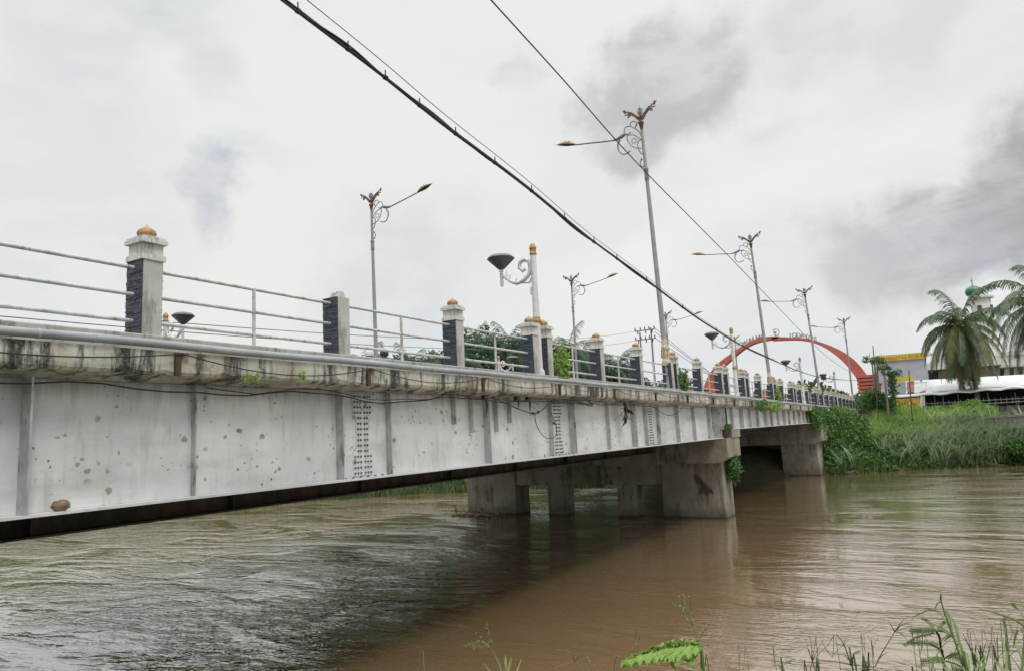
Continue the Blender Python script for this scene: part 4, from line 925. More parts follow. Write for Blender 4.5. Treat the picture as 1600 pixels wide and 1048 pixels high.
# driftwood
m = MB()
for k in range(36):
    c = np.array([random.uniform(-20.4, -17.6), random.uniform(27.5, 28.1), WZ+random.uniform(0, .16)]); a = random.uniform(-.6, .6)+(0 if random.random() < .7 else PI/2); l = random.uniform(.3, 1.1)
    d = np.array([math.cos(a), .3*math.sin(a), random.uniform(-.15, .5)])*l*.5; m.tube([c-d, c+rng.normal(size=3)*.05, c+d], [.02, .035, .012], 5)
m.tube([(-20.4, 27.6, WZ+.05), (-19.4, 27.5, WZ+.12), (-18.3, 27.6, WZ+.06)], .06, 6)
tag(m.build('driftwood', M['wood']), 'heap of driftwood caught against the foot of the left pier block', 'driftwood')
p = at(714, 803, 36); m = MB(); m.tube([(0, 0, -.3), (-.05, 0, .15), (-.16, 0, .42)], [.04, .05, .015], 6)
tag(m.build('snag', M['wood'], None, (p[0], p[1], WZ)), 'dark stick poking up from the water left of the driftwood', 'stick')
# ------------------------------------------------------------------ buildings on the right bank
def quadbox(m, corners_px, dist, depth=.3, mi=0):    # facade polygon facing the river, with real depth
    P_ = [np.array(at(x, y, dist)) for x, y in corners_px]; nrm = np.array([dirn(1480, 620)[0], dirn(1480, 620)[1], 0]); nrm /= np.linalg.norm(nrm)
    o = P_[0]@nrm; P_ = [ray(x, y)*(o/(ray(x, y)@nrm)) for x, y in corners_px]
    n = len(P_); v = P_+[p+nrm*depth for p in P_]; m.add(v, [tuple(range(n))[::-1], tuple(range(n, 2*n))]+[(i, (i+1) % n, n+(i+1) % n, n+i) for i in range(n)], mi); return m
bb = thing('billboard', 'large yellow and grey banner on a frame with red lettering, left of the coconut palm', 'billboard', tuple(at(1410, 640, 75)))
org = np.array(bb.location)
def bpart2(m, name, mat, par):
    o = m.build(name, mat, par); o.location = -np.array(par.location); return o
m = quadbox(MB(), [(1369, 556), (1446, 550), (1451, 592), (1372, 598)], 75, .25); pan = bpart2(m, 'banner', M['ban'], bb)
for nm, cs, mt in (('yellow_strip', [(1369, 555.5), (1446, 549.5), (1447, 559), (1370, 565)], M['yel']), ('yellow_strip', [(1394, 589), (1427, 586), (1428, 594), (1395, 597.5)], M['yel']), ('red_panel', [(1435, 587), (1450, 585.5), (1450.6, 592), (1435.6, 593.5)], M['pinkr'])):
    o = quadbox(MB(), cs, 74.9, .05).build(nm, mt, bb); o.location = -org
m = MB()
for r in range(8):
    for c0, c1 in ((1399, 1415), (1421, 1446)):
        y = 569+r*2.35; quadbox(m, [(c0, y-(c0-1395)*.08), (c1-(r % 3)*2, y-(c1-1395)*.08), (c1-(r % 3)*2, y+1.0-(c1-1395)*.08), (c0, y+1.0-(c0-1395)*.08)], 74.92, .03)
o = m.build('text_lines', M['ink'], bb); o.location = -org
m = MB()
for x in (1376, 1410, 1446): 
    a, b = at(x, 645, 75.6), at(x, 565, 75.6); m.tube([a, (a[0], a[1], b[2])], .08, 6)
o = m.build('frame', M['poledk'], bb); o.location = -org
def put_text(txt, px, py, dist, size, mat, parent, name='lettering', tilt=0.0, ext=.01):
    me = text_mesh(txt, size, ext); me.materials.append(mat); o = bpy.data.objects.new(name, me); C.objects.link(o); o.parent = parent
    nrm = np.array([dirn(1480, 620)[0], dirn(1480, 620)[1], 0]); nrm /= np.linalg.norm(nrm); o_ = at(1480, 620, dist)@nrm; pos = ray(px, py)*(o_/(ray(px, py)@nrm))
    ang = math.atan2(nrm[1], nrm[0])-PI/2; o.rotation_euler = (Matrix.Rotation(ang, 3, 'Z') @ Matrix.Rotation(PI/2, 3, 'X') @ Matrix.Rotation(tilt, 3, 'Z')).to_euler()
    o.location = Vector(pos)-parent.location; return o
put_text('UNIVERSITAS ROKANIA', 1412, 560, 74.45, .44, M['redt'], bb, tilt=.015)
em = quadbox(MB(), [(1377.5, 557.5), (1381.5, 557.2), (1382, 561.5), (1378, 561.8)], 74.85, .04).build('emblem', M['redt'], bb); em.location = -org
# food stall row: white roof, awning, dark interior, fence
st = thing('food_stall', 'long open stall with white sheet roof and dark interior behind the bank', 'stall', tuple(at(1500, 640, 72)))
so = np.array(st.location)
def sp(cs, dist, depth, name, mat, par=None):
    o = quadbox(MB(), cs, dist, depth).build(name, mat, par or st)
    if par is None: o.location = -so
    return o
def roof_slab(cs_low, cs_high, d0, d1, name, mat):
    v = [np.array(at(x, y, d0)) for x, y in cs_low]+[np.array(at(x, y, d1)) for x, y in cs_high][::-1]
    m = MB(); n = len(v); v2 = [p+np.array([0, 0, -.12]) for p in v]; m.add(v+v2, [tuple(range(n)), tuple(range(2*n-1, n-1, -1))]+[(i, (i+1) % n, n+(i+1) % n, n+i) for i in range(n)])
    o = m.build(name, mat, st); o.location = -so; return o
roof_slab([(1447, 612), (1720, 592)], [(1448, 593), (1720, 578)], 71, 76, 'roof', M['roofw'])
roof_slab([(1415, 614), (1446.5, 612)], [(1416, 597), (1447.5, 593)], 71, 76, 'roof', M['roofw'])
for a, b in ((1418, 1428), (1437, 1446)): 
    v = [np.array(at(x, y, d)) for x, y, d in ((a, 613.3, 70.95), (b, 612.6, 70.95), (b, 594.6, 75.9), (a-1, 596.5, 75.9))]
    m = MB(); m.add([p+np.array([0, 0, .03]) for p in v]+[p-np.array([0, 0, .1]) for p in v], [(0, 1, 2, 3), (7, 6, 5, 4), (0, 4, 5, 1), (1, 5, 6, 2), (2, 6, 7, 3), (3, 7, 4, 0)]); o = m.build('roof_stripe', M['roofm'], st); o.location = -so
roof_slab([(1375, 620), (1415, 617)], [(1378, 598), (1415, 596)], 70.5, 74, 'roof', M['rooff'])
aw = MB()
xs = list(range(1372, 1700, 12)); vv_ = []
for i, x in enumerate(xs):
    y = 621.5-(x-1372)*.078+1.3*math.sin(i*1.7)*(x > 1440); vv_.append(at(x, y, 69.2)); vv_.append(at(x, y-2.6, 70.4))
aw.add([tuple(p) for p in vv_]+[tuple(np.array(p)-np.array([0, 0, .09])) for p in vv_], [(2*i, 2*i+2, 2*i+3, 2*i+1) for i in range(len(xs)-1)]+[(2*i+2*len(xs), 2*i+1+2*len(xs), 2*i+3+2*len(xs), 2*i+2+2*len(xs)) for i in range(len(xs)-1)]+[(2*i, 2*i+2*len(xs), 2*i+2+2*len(xs), 2*i+2) for i in range(len(xs)-1)])
o = aw.build('awning', M['roofw'], st); o.location = -so
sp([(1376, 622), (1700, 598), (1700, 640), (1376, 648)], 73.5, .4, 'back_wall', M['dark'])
sp([(1376, 641), (1700, 628), (1700, 650), (1376, 655)], 71.5, 1.6, 'floor_wall', M['stone'])
m = MB()
for x in (1399, 1447, 1463, 1476, 1500, 1547, 1590, 1620): a, b = at(x, 642, 70.2), at(x, 612, 70.2); m.tube([tuple(a-np.array([0, 0, 1])), (a[0], a[1], b[2])], .05, 6)
o = m.build('stall_post', M['poledk'], st); o.location = -so
m = MB()
for dy in (0, 5): m.tube([at(1448, 630+dy, 69.8), at(1520, 626+dy, 69.8), at(1640, 619+dy, 69.8)], .035, 5)
for x in range(1448, 1650, 9): a = at(x, 637-(x-1448)*.055, 69.8); m.tube([a, a+np.array([0, 0, .55])], .018, 4)
o = m.build('stall_fence', M['rail'], st); o.location = -so
sgn = thing('stall_sign', 'orange and yellow banner sign with dark green letters on the stall front', 'sign', tuple(at(1418, 632, 69)))
o = quadbox(MB(), [(1400, 623), (1436.5, 620), (1437.5, 640.5), (1401, 643)], 69, .08).build('banner', M['ora'], sgn); o.location = -np.array(sgn.location)
o = quadbox(MB(), [(1405, 632), (1430, 625), (1436, 634), (1430, 641), (1403, 642.5)], 68.97, .02).build('yellow_patch', M['yel'], sgn); o.location = -np.array(sgn.location)
put_text('HALAL', 1419, 633, 68.75, .46, M['dgt'], sgn); put_text('MAKAN', 1418, 639.5, 68.75, .46, M['dgt'], sgn)
m = MB(); tp_ = []
for i in range(5):
    for j in range(5): tp_.append(at(1437.5+i*1.8+j*.5*(i-2)*.3, 618+j*5.6, 68.9+.12*math.sin(i*2+j)))
m.add([tuple(p) for p in tp_]+[tuple(np.array(p)+np.array([0, .04, 0])) for p in tp_], [(i*5+j, (i+1)*5+j, (i+1)*5+j+1, i*5+j+1) for i in range(4) for j in range(4)]+[(25+i*5+j, 25+i*5+j+1, 25+(i+1)*5+j+1, 25+(i+1)*5+j) for i in range(4) for j in range(4)], 0, True)
tag(m.build('tarpaulin', M['wallw']), 'pale tarpaulin hanging at the right edge of the orange sign', 'tarpaulin')
tb = thing('table', 'green topped table standing in the dark stall right of the palm trunk', 'table', tuple(at(1543, 632, 70.6)))
m = MB(); m.box(-.7, .7, -.35, .35, .35, .42); m.build('tabletop', M['plasg'], tb)
for a, b in ((-.6, -.3), (.6, -.3), (-.6, .3), (.6, .3)): m = MB(); m.tube([(a, b, -.4), (a, b, .35)], .03, 5); m.build('leg', M['plasg'], tb)
# houses behind
hb = thing('house', 'white gabled house with brown wall behind the billboard and the coconut palm', 'house', tuple(at(1480, 640, 88)))
def hp_(cs, dist, depth, name, mat, par): o = quadbox(MB(), cs, dist, depth).build(name, mat, par); o.location = -np.array(par.location); return o
hp_([(1449, 576), (1560, 568), (1560, 640), (1449, 645)], 88, 8, 'wall', M['wallb'], hb)
hp_([(1446, 570), (1482, 546), (1530, 540), (1566, 562), (1566, 569), (1446, 578)], 87.6, 9, 'roof', M['wallw'], hb)
hp_([(1452, 580), (1466, 579), (1466, 590), (1452, 591)], 87.9, .05, 'shutter', M['dark'], hb)
wb = thing('building', 'cream two storey building with cornices and windows behind the right palms', 'building', tuple(at(1590, 640, 92)))
hp_([(1548, 552), (1700, 540), (1700, 640), (1548, 645)], 92, 10, 'wall', M['wallw'], wb)
hp_([(1544, 551), (1702, 539), (1702, 545), (1544, 557)], 91.6, .5, 'cornice', M['capw'], wb)
hp_([(1544, 571), (1702, 561), (1702, 564.5), (1544, 575)], 91.5, .6, 'cornice', M['capw'], wb)
for x in (1563, 1578, 1592, 1607): 
    w = hp_([(x, 576-(x-1563)*.08), (x+6, 575.5-(x-1563)*.08), (x+6, 589-(x-1563)*.08), (x, 589.5-(x-1563)*.08)], 91.9, .05, 'window', M['win'], wb)
mn = thing('minaret', 'slim white minaret with green onion dome and spire between the two coconut palms', 'minaret', tuple(at(1552, 640, 110)))
zc = lambda y: at(1522, y, 110)[2]-mn.location[2]
base = at(1531, 640, 110); m = MB()
m.lathe([(1.5, -1), (1.5, zc(560)), (1.3, zc(556)), (1.2, zc(520)), (1.05, zc(468))], (.35, 0, 0), 8, 0, False); mw = m.build('tower', M['wallw'], mn)
m = MB(); m.lathe([(1.1, zc(470)), (1.5, zc(468.5)), (1.5, zc(466)), (1.0, zc(465.5))], (.35, 0, 0), 8, 0, False); m.build('balcony', M['capw'], mn)
m = MB(); m.lathe([(.68, zc(466)), (.68, zc(462)), (.75, zc(461.5))], (-.35, 0, 0), 16); m.build('drum', M['wallw'], mn)
m = MB(); m.lathe([(.62, zc(463)), (.86, zc(460)), (.95, zc(456)), (.88, zc(452)), (.62, zc(449)), (.30, zc(447)), (.10, zc(445.5))], (-.35, 0, 0), 20); dm = m.build('dome', M['green'], mn)
m = MB(); m.tube([(-.35, 0, zc(446)), (-.35, 0, zc(434))], [.07, .03], 6); m.lathe([(.02, -.14), (.14, 0), (.02, .14)], (-.35, 0, zc(438.5)), 8); m.build('spire', M['poledk'], dm)
for a in range(4):
    m = MB(); th = a*PI/2-1.9; c = (.35+1.0*math.cos(th), 1.0*math.sin(th)); m.box(c[0]-.22, c[0]+.22, c[1]-.22, c[1]+.22, zc(500), zc(480)); m.build('window', M['win'], mn)
# stone retaining wall
sw = MB(); quadbox(sw, [(1546, 652), (1700, 640), (1700, 662), (1546, 674)], 62.5, .8)
for k in range(14):
    x = 1546+k*11; sw2 = quadbox(sw, [(x, 650-(x-1546)*.075), (x+10.4, 649.2-(x-1546)*.075), (x+10.4, 652.5-(x-1546)*.075), (x, 653.3-(x-1546)*.075)], 62.4, .9)
tag(sw.build('stone_wall', M['stone']), 'pale weathered stone retaining wall on the bank at the right edge', 'wall')
m = quadbox(MB(), [(1505, 661), (1546, 657), (1546, 664), (1505, 667)], 63, .6); tag(m.build('stone_wall', M['stone']), 'low broken stone wall section half hidden by shrubs below the palm', 'wall')
m = quadbox(MB(), [(1467, 643), (1474, 642.5), (1474, 649), (1467, 649.5)], 63, .1); tag(m.build('yellow_sign', M['yel']), 'small square yellow board among the bank shrubs', 'sign')
# ------------------------------------------------------------------ foreground plants on the near bank
def fpt(px, py, dist): return np.array(at(px, py, dist))
def stalk(name, pts_px, dist, tips, label, mat, r=.0021, cat='grass stalk', leaves=(), seeds=False, group='grass stalks in the foreground'):
    P_ = [fpt(x, y, dist) for x, y in pts_px]; gx = P_[0]; g_ = nearz(gx[0], gx[1]); base = np.array([gx[0], gx[1], g_])
    t = thing(name, label, cat, tuple(base), group)
    m = MB(); c = smooth_curve([base-base]+[p-base for p in P_], 5); m.tube(c, [r*(1.3-.8*i/len(c)) for i in range(len(c))], 5); m.build('stem', mat, t)
    if tips and len(tips) > 0:
        m = MB()
        for tp in tips:
            q = [fpt(x, y, dist+random.uniform(-.06, .06))-base for x, y in tp]; q[0] = fpt(*tp[0], dist)-base; cv = smooth_curve(q, 5); m.tube(cv, [r*.75*(1-.6*i/len(cv)) for i in range(len(cv))], 4)
            if seeds:
                for p in cv[2:]: m.quads(leaf_quads(np.array([p]*2), .012, .004, .3))
        m.build('spikelets', mat, t)
    if leaves:
        m = MB()
        for lf, w in leaves:
            q = smooth_curve([fpt(x, y, dist+.03*i)-base for i, (x, y) in enumerate(lf)], 5); n = len(q); qs = []
            for i in range(n-1):
                t0, t1 = i/(n-1), (i+1)/(n-1); a = q[i+1]-q[i]; s_ = np.cross(a, Fv); s_ /= (np.linalg.norm(s_)+1e-9); s_ = s_*.8+np.array([0, 0, .2]); w0, w1 = w*math.sin(PI*min(1, t0*.85+.13))**.7, w*math.sin(PI*min(1, t1*.85+.13))**.7 if i < n-2 else .0005
                if i == 0: sprev = s_
                qs.append([q[i]-sprev*w0, q[i]+sprev*w0, q[i+1]+s_*w1, q[i+1]-s_*w1]); sprev = s_
            m.quads(np.array(qs))
        m.build('blade', mat, t)
    return t
stalk('grass_stalk', [(792, 1090), (782, 1040), (768, 1012)], 2.6, [[(768, 1012), (764, 990), (761, 969)], [(768, 1012), (757, 1003), (744, 990)], [(768, 1012), (752, 1002), (730, 1007)], [(768, 1012), (755, 1009), (738, 1010)]], 'forked grass head at the bottom left of centre', M['fg2'], seeds=True, leaves=[([(785, 1060), (780, 1035), (770, 1022)], 0.0040), ([(788, 1070), (795, 1045), (800, 1027)], 0.0035), ([(785, 1070), (790, 1040), (790, 1022)], 0.0050)])
stalk('grass_stalk', [(930, 1090), (905, 1040), (898, 1033)], 2.6, [[(898, 1033), (885, 1036), (866, 1042)], [(898, 1033), (890, 1018), (868, 1014)], [(898, 1033), (904, 1025), (902, 1018)]], 'small bent grass head between the two large ones at the bottom', M['fg2'])
stalk('grass_stalk', [(960, 1090), (978, 1035), (992, 1008)], 2.5, [[(992, 1008), (998, 1000), (999, 990)], [(992, 1008), (993, 995), (994, 978)]], 'thin leaning grass stem just left of the lime leaf', M['fg2'])
stalk('grass_stalk', [(1112, 1090), (1100, 1040), (1086, 985)], 2.4, [[(1086, 985), (1075, 960), (1062, 933)], [(1086, 985), (1070, 955), (1052, 944)], [(1086, 985), (1080, 955), (1078, 930)], [(1084, 975), (1072, 950), (1070, 930)], [(1082, 975), (1068, 958), (1060, 945)], [(1092, 1000), (1100, 985), (1110, 972)]], 'tall feathery grass head right of the lime leaf', M['fg2'], seeds=True)
def lime(label, dist):
    c = fpt(1040, 1020, dist); g_ = nearz(c[0], c[1]); b = np.array([c[0], c[1], g_]); t = thing('broad_leaf_plant', label, 'plant', tuple(b))
    e = fpt(1095, 1008, dist)-b; m = MB(); m.tube(smooth_curve([(0, 0, 0), tuple(e*.6+np.array([.05, 0, 0])), tuple(e)], 5), .005, 5); m.build('stem', M['fg1'], t)
    m = MB(); tip = fpt(983, 1032, dist-.1)-b; n = 64; qs = []; upl = (fpt(1060, 1000, dist+.12)-fpt(1050, 1034, dist-.1))*.8; ax = (tip-e)/np.linalg.norm(tip-e); m.tube([e, (e+tip)/2+np.array([0, 0, .01]), tip], .002, 4)
    for i in range(n):
        t_ = i/(n-1); c0 = e+(tip-e)*t_+np.array([0, 0, .012*math.sin(PI*t_)]); ll = .50*max(.06, math.sin(PI*min(1, t_*.72+.25))**.9)
        for sg in (-1, 1):
            for rep in range(3):
                d_ = upl*sg*ll*random.uniform(.88, 1.04)+ax*random.uniform(.005, .03); w_ = ax*random.uniform(.007, .012); off = rng.normal(size=3)*.003+d_*rep*.25; q0 = c0+off
                qs.append([q0, q0+d_*.45+w_, q0+d_*(.8-.1*rep)+np.array([0, 0, -.012]), q0+d_*.45-w_])
    m.quads(np.array(qs)); m.build('leaf', M['fg4'], t)
    for a in ((1110, 1012), (1100, 1030), (1082, 1045), (1120, 1022)):
        pass
    m = MB(); m.tube([e, e*.6], .002, 4)
    for _ in range(40):
        s0 = fpt(random.uniform(1050, 1110), random.uniform(1025, 1090), dist+random.uniform(-.1, .15))-b; m.quads(leaf_quads(np.array([s0]), .05, .014, .8))
    m.build('leaflets', M['fg4'], t)
lime('lime green broad leaf leaning over the water at bottom centre', 2.4)
stalk('grass_stalk', [(1285, 1100), (1275, 1050), (1262, 1012)], 2.3, [], 'bent dark stem at bottom, left of the grass fan', M['fg3'])
stalk('grass_stalk', [(1262, 1100), (1264, 1060), (1269, 1032)], 2.3, [[(1269, 1032), (1262, 1010), (1258, 998)], [(1269, 1032), (1268, 1010), (1265, 992)], [(1269, 1032), (1273, 1008), (1275, 992)], [(1269, 1032), (1280, 1010), (1288, 997)], [(1269, 1032), (1285, 1015), (1292, 1009)], [(1292, 1009), (1298, 1000), (1304, 990)]], 'fan of five fine grass spikes at the bottom right of centre', M['fg3'], .0017)
stalk('grass_stalk', [(1345, 1100), (1330, 1040), (1318, 1005), (1306, 990)], 2.3, [], 'bare dark blade leaning left over the small dark weed', M['fg3'], .0022)
stalk('grass_stalk', [(1355, 1100), (1357, 1055), (1357, 1018)], 2.2, [], 'thick upright dark stem near the small dark weed', M['fg3'], .0038)
stalk('grass_stalk', [(1350, 1110), (1368, 1040), (1398, 986)], 2.4, [[(1398, 986), (1408, 972), (1418, 961)], [(1398, 986), (1410, 975), (1424, 972)], [(1398, 986), (1392, 975), (1387, 968)], [(1398, 986), (1410, 990), (1424, 1008)], [(1398, 986), (1416, 980), (1436, 983)], [(1372, 1030), (1380, 1022), (1388, 1018)]], 'long leaning forked grass stem in the right foreground', M['fg2'], .0023)
def weed(px, py, dist, h, label, n=9):
    c = fpt(px, py, dist); g_ = nearz(c[0], c[1]); b = np.array([c[0], c[1], g_]); top = c-b; t = thing('weed', label, 'weed', tuple(b), 'small dark weeds in the foreground')
    m = MB(); m.tube(smooth_curve([(0, 0, 0), tuple(top*.5+np.array([.03, 0, 0])), tuple(top)], 4), .0022, 5); m.build('stem', M['fg3'], t); m = MB()
    for k in range(n):
        q = top*(1-.4*k/n*h/abs(top[2])) if abs(top[2]) > .01 else top; q = top+np.array([.01*k*.5, 0, -h*k/n])
        for sg in (-1, 1):
            az = k*1.1+(0 if sg > 0 else PI); d = np.array([math.cos(az), math.sin(az), .15]); l = .07*(.6+.5*k/n); s_ = np.cross(d, [0, 0, 1.]); m.quads(np.array([[q, q+d*l*.5+s_*.007, q+d*l, q+d*l*.5-s_*.007]]))
    m.build('leaves', M['fg3'], t)
weed(1327, 1010, 2.3, .2, 'dark weed with layered leaves beside the upright stem')
weed(1220, 1026, 2.2, .1, 'tiny dark weed at the bottom edge left of the grass fan', 5)
weed(1425, 1040, 2.3, .15, 'short dark weed at the bottom below the mimosa', 6)
# tall arching grass with leaf blades
stalk('arching_grass', [(1520, 1110), (1505, 1040), (1488, 990), (1474, 950), (1470, 936)], 2.1, [[(1470, 936), (1470, 928), (1469, 920)]], 'tall arching green grass blades over the water at lower right', M['fg1'], .003, 'grass clump',
      [([(1474, 950), (1468, 938), (1460, 952)], 0.0050), ([(1488, 985), (1480, 955), (1474, 965)], 0.0050), ([(1490, 990), (1462, 953), (1430, 962), (1424, 970)], 0.0035), ([(1500, 1010), (1492, 975), (1480, 955)], 0.0060), ([(1505, 1035), (1500, 1002), (1492, 1018)], 0.0045), ([(1498, 1005), (1480, 985), (1455, 973)], 0.0025), ([(1512, 1060), (1506, 1020), (1496, 1000)], 0.0050), ([(1470, 938), (1450, 935), (1428, 935)], 0.0015)], group=None)
stalk('arching_grass', [(1640, 1040), (1600, 978), (1560, 958), (1530, 951)], 1.9, [], 'long grass leaf reaching in from the right edge', M['fg1'], .003, 'grass clump', [([(1605, 985), (1590, 985), (1583, 1012)], 0.0050), ([(1600, 966), (1590, 950), (1578, 941)], 0.0070), ([(1610, 975), (1600, 950), (1592, 930)], 0.0030), ([(1610, 1000), (1600, 998), (1585, 1004)], 0.0025)], group=None)
def mimosa(label):
    dist = 2.2; pts = [(1482, 1100), (1476, 1040), (1470, 1010), (1468, 995), (1461, 983)]; c = fpt(*pts[0], dist); b = np.array([c[0], c[1], nearz(c[0], c[1])]); t = thing('mimosa', label, 'weed', tuple(b))
    m = MB(); m.tube(smooth_curve([np.zeros(3)]+[fpt(x, y, dist)-b for x, y in pts], 5), .0033, 6); m.build('stem', M['blackp'], t)
    m = MB()
    for br, w in (([(1461, 983), (1448, 970), (1440, 966)], 0.0050), ([(1462, 985), (1440, 984), (1421, 985)], 0.0090), ([(1460, 988), (1430, 995), (1412, 1007)], 0.0060), ([(1468, 1012), (1450, 1004), (1422, 1003)], 0.0090), ([(1462, 985), (1472, 972), (1478, 970)], 0.0050), ([(1470, 1000), (1480, 992), (1488, 990)], 0.0070), ([(1476, 1033), (1460, 1030), (1438, 1033)], 0.0100), ([(1476, 1028), (1485, 1022), (1497, 1019)], 0.0060), ([(1462, 984), (1475, 986), (1490, 995)], 0.0050), ([(1478, 1032), (1500, 1040), (1512, 1060)], .03)):
        q = smooth_curve([fpt(x, y, dist+random.uniform(-.04, .04))-b for x, y in br], 7); m.tube(q, .0022, 4)
        for p in q[2:]:
            for sg in (-1, 1): m.quads(np.array([[p, p+np.array([.002, 0, sg*w*.6]), p+np.array([.005, .003, sg*w]), p+np.array([.006, 0, sg*w*.5])]]))
    m.build('leaves', M['fg1'], t)
mimosa('dark stemmed mimosa twig with feathery leaves at lower right')
for (a, b_, c_), lab in ((((1545, 1090), (1530, 1040), (1505, 990)), 'dark straight grass blade right of the arching grass'), (((1530, 1090), (1540, 1040), (1548, 1003)), 'dark upright grass blade at lower right'), (((1562, 1090), (1560, 1040), (1558, 995)), 'fine vertical stem at lower right'), (((1528, 1090), (1528, 1050), (1540, 1005)), 'fine curved stem beside the arching grass'), (((1586, 1090), (1575, 1050), (1571, 1000)), 'faint dry stem near the right edge')):
    stalk('sedge', [a, b_, c_], 2.2, [], lab, M['fg3'], .0018, 'grass stem', group='single stems in the right foreground')
def clump(px0, px1, py, dist, n, label, mat, h=(.12, .3), w=.006):
    c = fpt((px0+px1)/2, py, dist); b = np.array([c[0], c[1], nearz(c[0], c[1])]); m = MB()
    for _ in range(n):
        q = fpt(random.uniform(px0, px1), py+random.uniform(-8, 40), dist+random.uniform(-.15, .2))-b; hh = random.uniform(*h); blades(m, q-np.array([0, 0, hh*.7]), hh, w, random.uniform(0, .5), random.uniform(.1, .9), 0, 5)
        m.tube([(q[0]*.8, q[1]*.8, 0), tuple(q-np.array([0, 0, hh*.65]))], .0012, 4)
    tag(m.build('grass_clump', mat, None, tuple(b)), label, 'grass clump', 'grass clumps along the bottom edge')
clump(1545, 1640, 1040, 2.0, 44, 'dense green grass clump in the bottom right corner', M['fg1'])
clump(1490, 1530, 1052, 2.1, 26, 'bright grass clump under the arching grass', M['fg1'], (.1, .2))
clump(1300, 1345, 1062, 2.2, 14, 'low grass clump under the small dark weed', M['fg1'], (.06, .12))
clump(1380, 1460, 1075, 2.2, 24, 'low green grass clump below the long forked stem', M['fg1'], (.1, .2))
clump(776, 806, 1062, 2.6, 12, 'small green tuft under the left forked grass head', M['fg4'], (.1, .2))
for k, (px, py, nst) in enumerate([(1195, 1050, 2), (1300, 1044, 2), (1378, 1048, 2), (1440, 1036, 3), (1532, 1030, 4), (1580, 1024, 5), (640, 1056, 1), (1145, 1054, 1)]):
    c = fpt(px, py+30, 2.3); b = np.array([c[0], c[1], nearz(c[0], c[1])]); t = thing('fine_weed', ['fine pale grass tuft left of the grass fan', 'fine grass tuft between the fan and the dark weed', 'fine grass tuft beside the long forked stem', 'fine pale grass below the mimosa twig', 'fine tangled grass right of the arching grass', 'fine tangled grass near the bottom right corner', 'faint wisp of grass at the bottom, farthest left', 'faint wisp of grass right of the lime leaf'][k], 'weed', tuple(b), 'fine grass tufts in the foreground')
    m = MB(); m2 = MB()
    for q in range(nst):
        x0 = px+random.uniform(-25, 25); x1 = x0+random.uniform(-35, 35); y1 = py-random.uniform(5, 60); dd = 2.3+random.uniform(-.2, .2); P_ = [np.array([0, 0, 0])+rng.normal(size=3)*np.array([.05, .05, 0]), fpt(x0, py+20, dd)-b, fpt((x0+x1)/2, (py+y1)/2, dd)-b, fpt(x1, y1, dd)-b]
        cv = smooth_curve(P_, 4); m.tube(cv, [.0010*(1.2-.8*i/len(cv)) for i in range(len(cv))], 4)
        if random.random() < .5:
            for w_ in range(3): m.tube([P_[-1], P_[-1]+(P_[-1]-P_[-2])*random.uniform(.3, .6)+rng.normal(size=3)*.018], [.0007, .0004], 3)
        else: blades(m2, P_[1], random.uniform(.06, .14), .004, random.uniform(.1, .6), random.uniform(.3, 1), 0, 5)
    if m2.v: m.add(m2.v, m2.f, 1)
    m.build('stems', [M['fg2'], M['fg1']], t)
# general near-bank grass, just under the frame
m = MB()
for _ in range(6000):
    u = random.uniform(-14, 16); v = random.uniform(.8, 7); p = T*u+NN*v
    if math.hypot(*p) < 1.0: continue
    z = nearz(p[0], p[1]); blades(m, (p[0], p[1], z), random.uniform(.12, .35), .010, .2, random.uniform(.1, .8), 0, 3)
tag(m.build('riverbank_grass', M['fg1']), 'low grass covering the near bank below the photographer', 'grass', kind='stuff')
# ------------------------------------------------------------------ sky and light
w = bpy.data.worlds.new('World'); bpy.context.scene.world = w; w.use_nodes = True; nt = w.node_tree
bg = nt.nodes['Background']; SUN_EL, SUN_AZ = math.radians(58), math.radians(118)     # azimuth measured from +Y towards +X
sky = N(nt, 'ShaderNodeTexSky'); sky.sky_type = 'NISHITA'; sky.sun_disc = False; sky.sun_elevation = SUN_EL; sky.sun_rotation = SUN_AZ
tc = N(nt, 'ShaderNodeTexCoord'); V0 = tc.outputs['Generated']
mp = N(nt, 'ShaderNodeMapping'); mp.inputs['Scale'].default_value = (1, 1, 2.4); nt.links.new(V0, mp.inputs['Vector'])
wn = N(nt, 'ShaderNodeTexNoise'); wn.inputs['Scale'].default_value = 5.5; wn.inputs['Detail'].default_value = 6; wn.inputs['Roughness'].default_value = .6; nt.links.new(V0, wn.inputs['Vector'])
vm = N(nt, 'ShaderNodeVectorMath', operation='SUBTRACT'); nt.links.new(wn.outputs['Color'], vm.inputs[0]); vm.inputs[1].default_value = (.5, .5, .5)
vs_ = N(nt, 'ShaderNodeVectorMath', operation='SCALE'); nt.links.new(vm.outputs[0], vs_.inputs[0]); vs_.inputs['Scale'].default_value = .22
va = N(nt, 'ShaderNodeVectorMath', operation='ADD'); nt.links.new(V0, va.inputs[0]); nt.links.new(vs_.outputs[0], va.inputs[1]); VD = va.outputs[0]
base = mixc(nt, rng_(nt, noise(nt, mp.outputs[0], 2.0, 6, .58, .3), .36, .66), (.625, .64, .66), (.705, .72, .705))
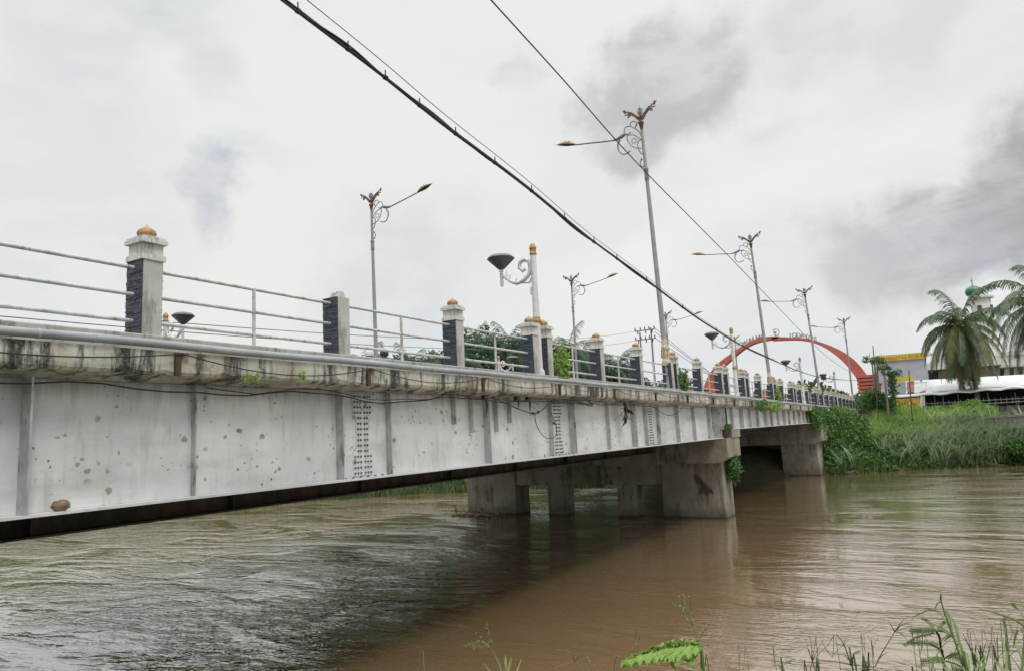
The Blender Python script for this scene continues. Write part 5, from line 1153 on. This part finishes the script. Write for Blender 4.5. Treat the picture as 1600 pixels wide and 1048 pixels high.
# brighter overcast towards the upper left of the view
def blob(px, py, rad, soft=1.0):
    d = dirn(px, py); s = N(nt, 'ShaderNodeVectorMath', operation='DISTANCE'); nt.links.new(VD, s.inputs[0]); s.inputs[1].default_value = tuple(d)
    return rng_(nt, s.outputs['Value'], rad, rad*(.42 if soft < 1 else 0))
base = mixc(nt, mth(nt, 'MULTIPLY', blob(380, 80, .85), .95), base, (.68, .70, .665))
n2 = noise(nt, mp.outputs[0], 7.5, 6, .6, .2)
tex = rng_(nt, n2, .28, .62)
for px, py, rad, col, amt in ((1060, 120, .11, (.43, .435, .45), .95), (975, 185, .09, (.43, .435, .45), .9), (1600, 305, .115, (.33, .335, .355), 1.0), (1510, 335, .10, (.34, .345, .365), 1.0), (1400, 380, .12, (.38, .385, .405), 1.0), (1320, 405, .08, (.44, .445, .47), .85), (322, 285, .06, (.48, .50, .545), 1.0), (110, 30, .13, (.57, .585, .62), .7), (800, 115, .055, (.54, .565, .61), .8), (1250, 50, .08, (.52, .52, .54), .6), (1430, 50, .08, (.54, .54, .555), .5), (60, 300, .2, (.575, .595, .635), .6), (620, 440, .16, (.53, .555, .60), .55), (1240, 470, .18, (.56, .58, .60), .4)):
    base = mixc(nt, mth(nt, 'MULTIPLY', mth(nt, 'MULTIPLY', blob(px, py, rad, .8), amt), rng_(nt, tex, 0, 1, .45, 1.0)), base, col)
sk = N(nt, 'ShaderNodeMix', data_type='RGBA', blend_type='MULTIPLY'); sk.inputs[0].default_value = 1; nt.links.new(sky.outputs[0], sk.inputs[6]); sk.inputs[7].default_value = (.10, .10, .10, 1)
gap = rng_(nt, noise(nt, mp.outputs[0], 3.1, 4, .5), .60, .78, .0, .25)
fin = mixc(nt, gap, base, sk.outputs[2])
# overcast skies are brighter overhead than low down
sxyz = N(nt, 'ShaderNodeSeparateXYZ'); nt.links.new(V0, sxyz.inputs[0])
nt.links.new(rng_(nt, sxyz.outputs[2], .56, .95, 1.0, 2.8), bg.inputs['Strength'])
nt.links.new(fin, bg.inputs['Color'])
sl = bpy.data.lights.new('sun', 'SUN'); sl.energy = 1.3; sl.angle = math.radians(14); sl.color = (1, .96, .9)
so_ = bpy.data.objects.new('sun', sl); C.objects.link(so_)
sd = Vector((math.sin(SUN_AZ)*math.cos(SUN_EL), math.cos(SUN_AZ)*math.cos(SUN_EL), math.sin(SUN_EL))); so_.rotation_euler = sd.to_track_quat('Z', 'Y').to_euler(); so_.location = sd*60
# ------------------------------------------------------------------ camera and view
cd = bpy.data.cameras.new('camera'); cam = bpy.data.objects.new('camera', cd); C.objects.link(cam); bpy.context.scene.camera = cam
cd.sensor_width = 36; cd.sensor_fit = 'HORIZONTAL'; cd.lens = 36*FPX/1600; cd.clip_end = 4000; cd.clip_start = .05
mt = Matrix.Identity(4)
for i in range(3): mt[i][0] = Rv[i]; mt[i][1] = Uv[i]; mt[i][2] = -Fv[i]
cam.matrix_world = mt
sc = bpy.context.scene; sc.view_settings.view_transform = 'Standard'; sc.view_settings.look = 'None'; sc.view_settings.exposure = .28; sc.view_settings.gamma = 1
sc.cycles.max_bounces = 8; sc.cycles.use_denoising = True
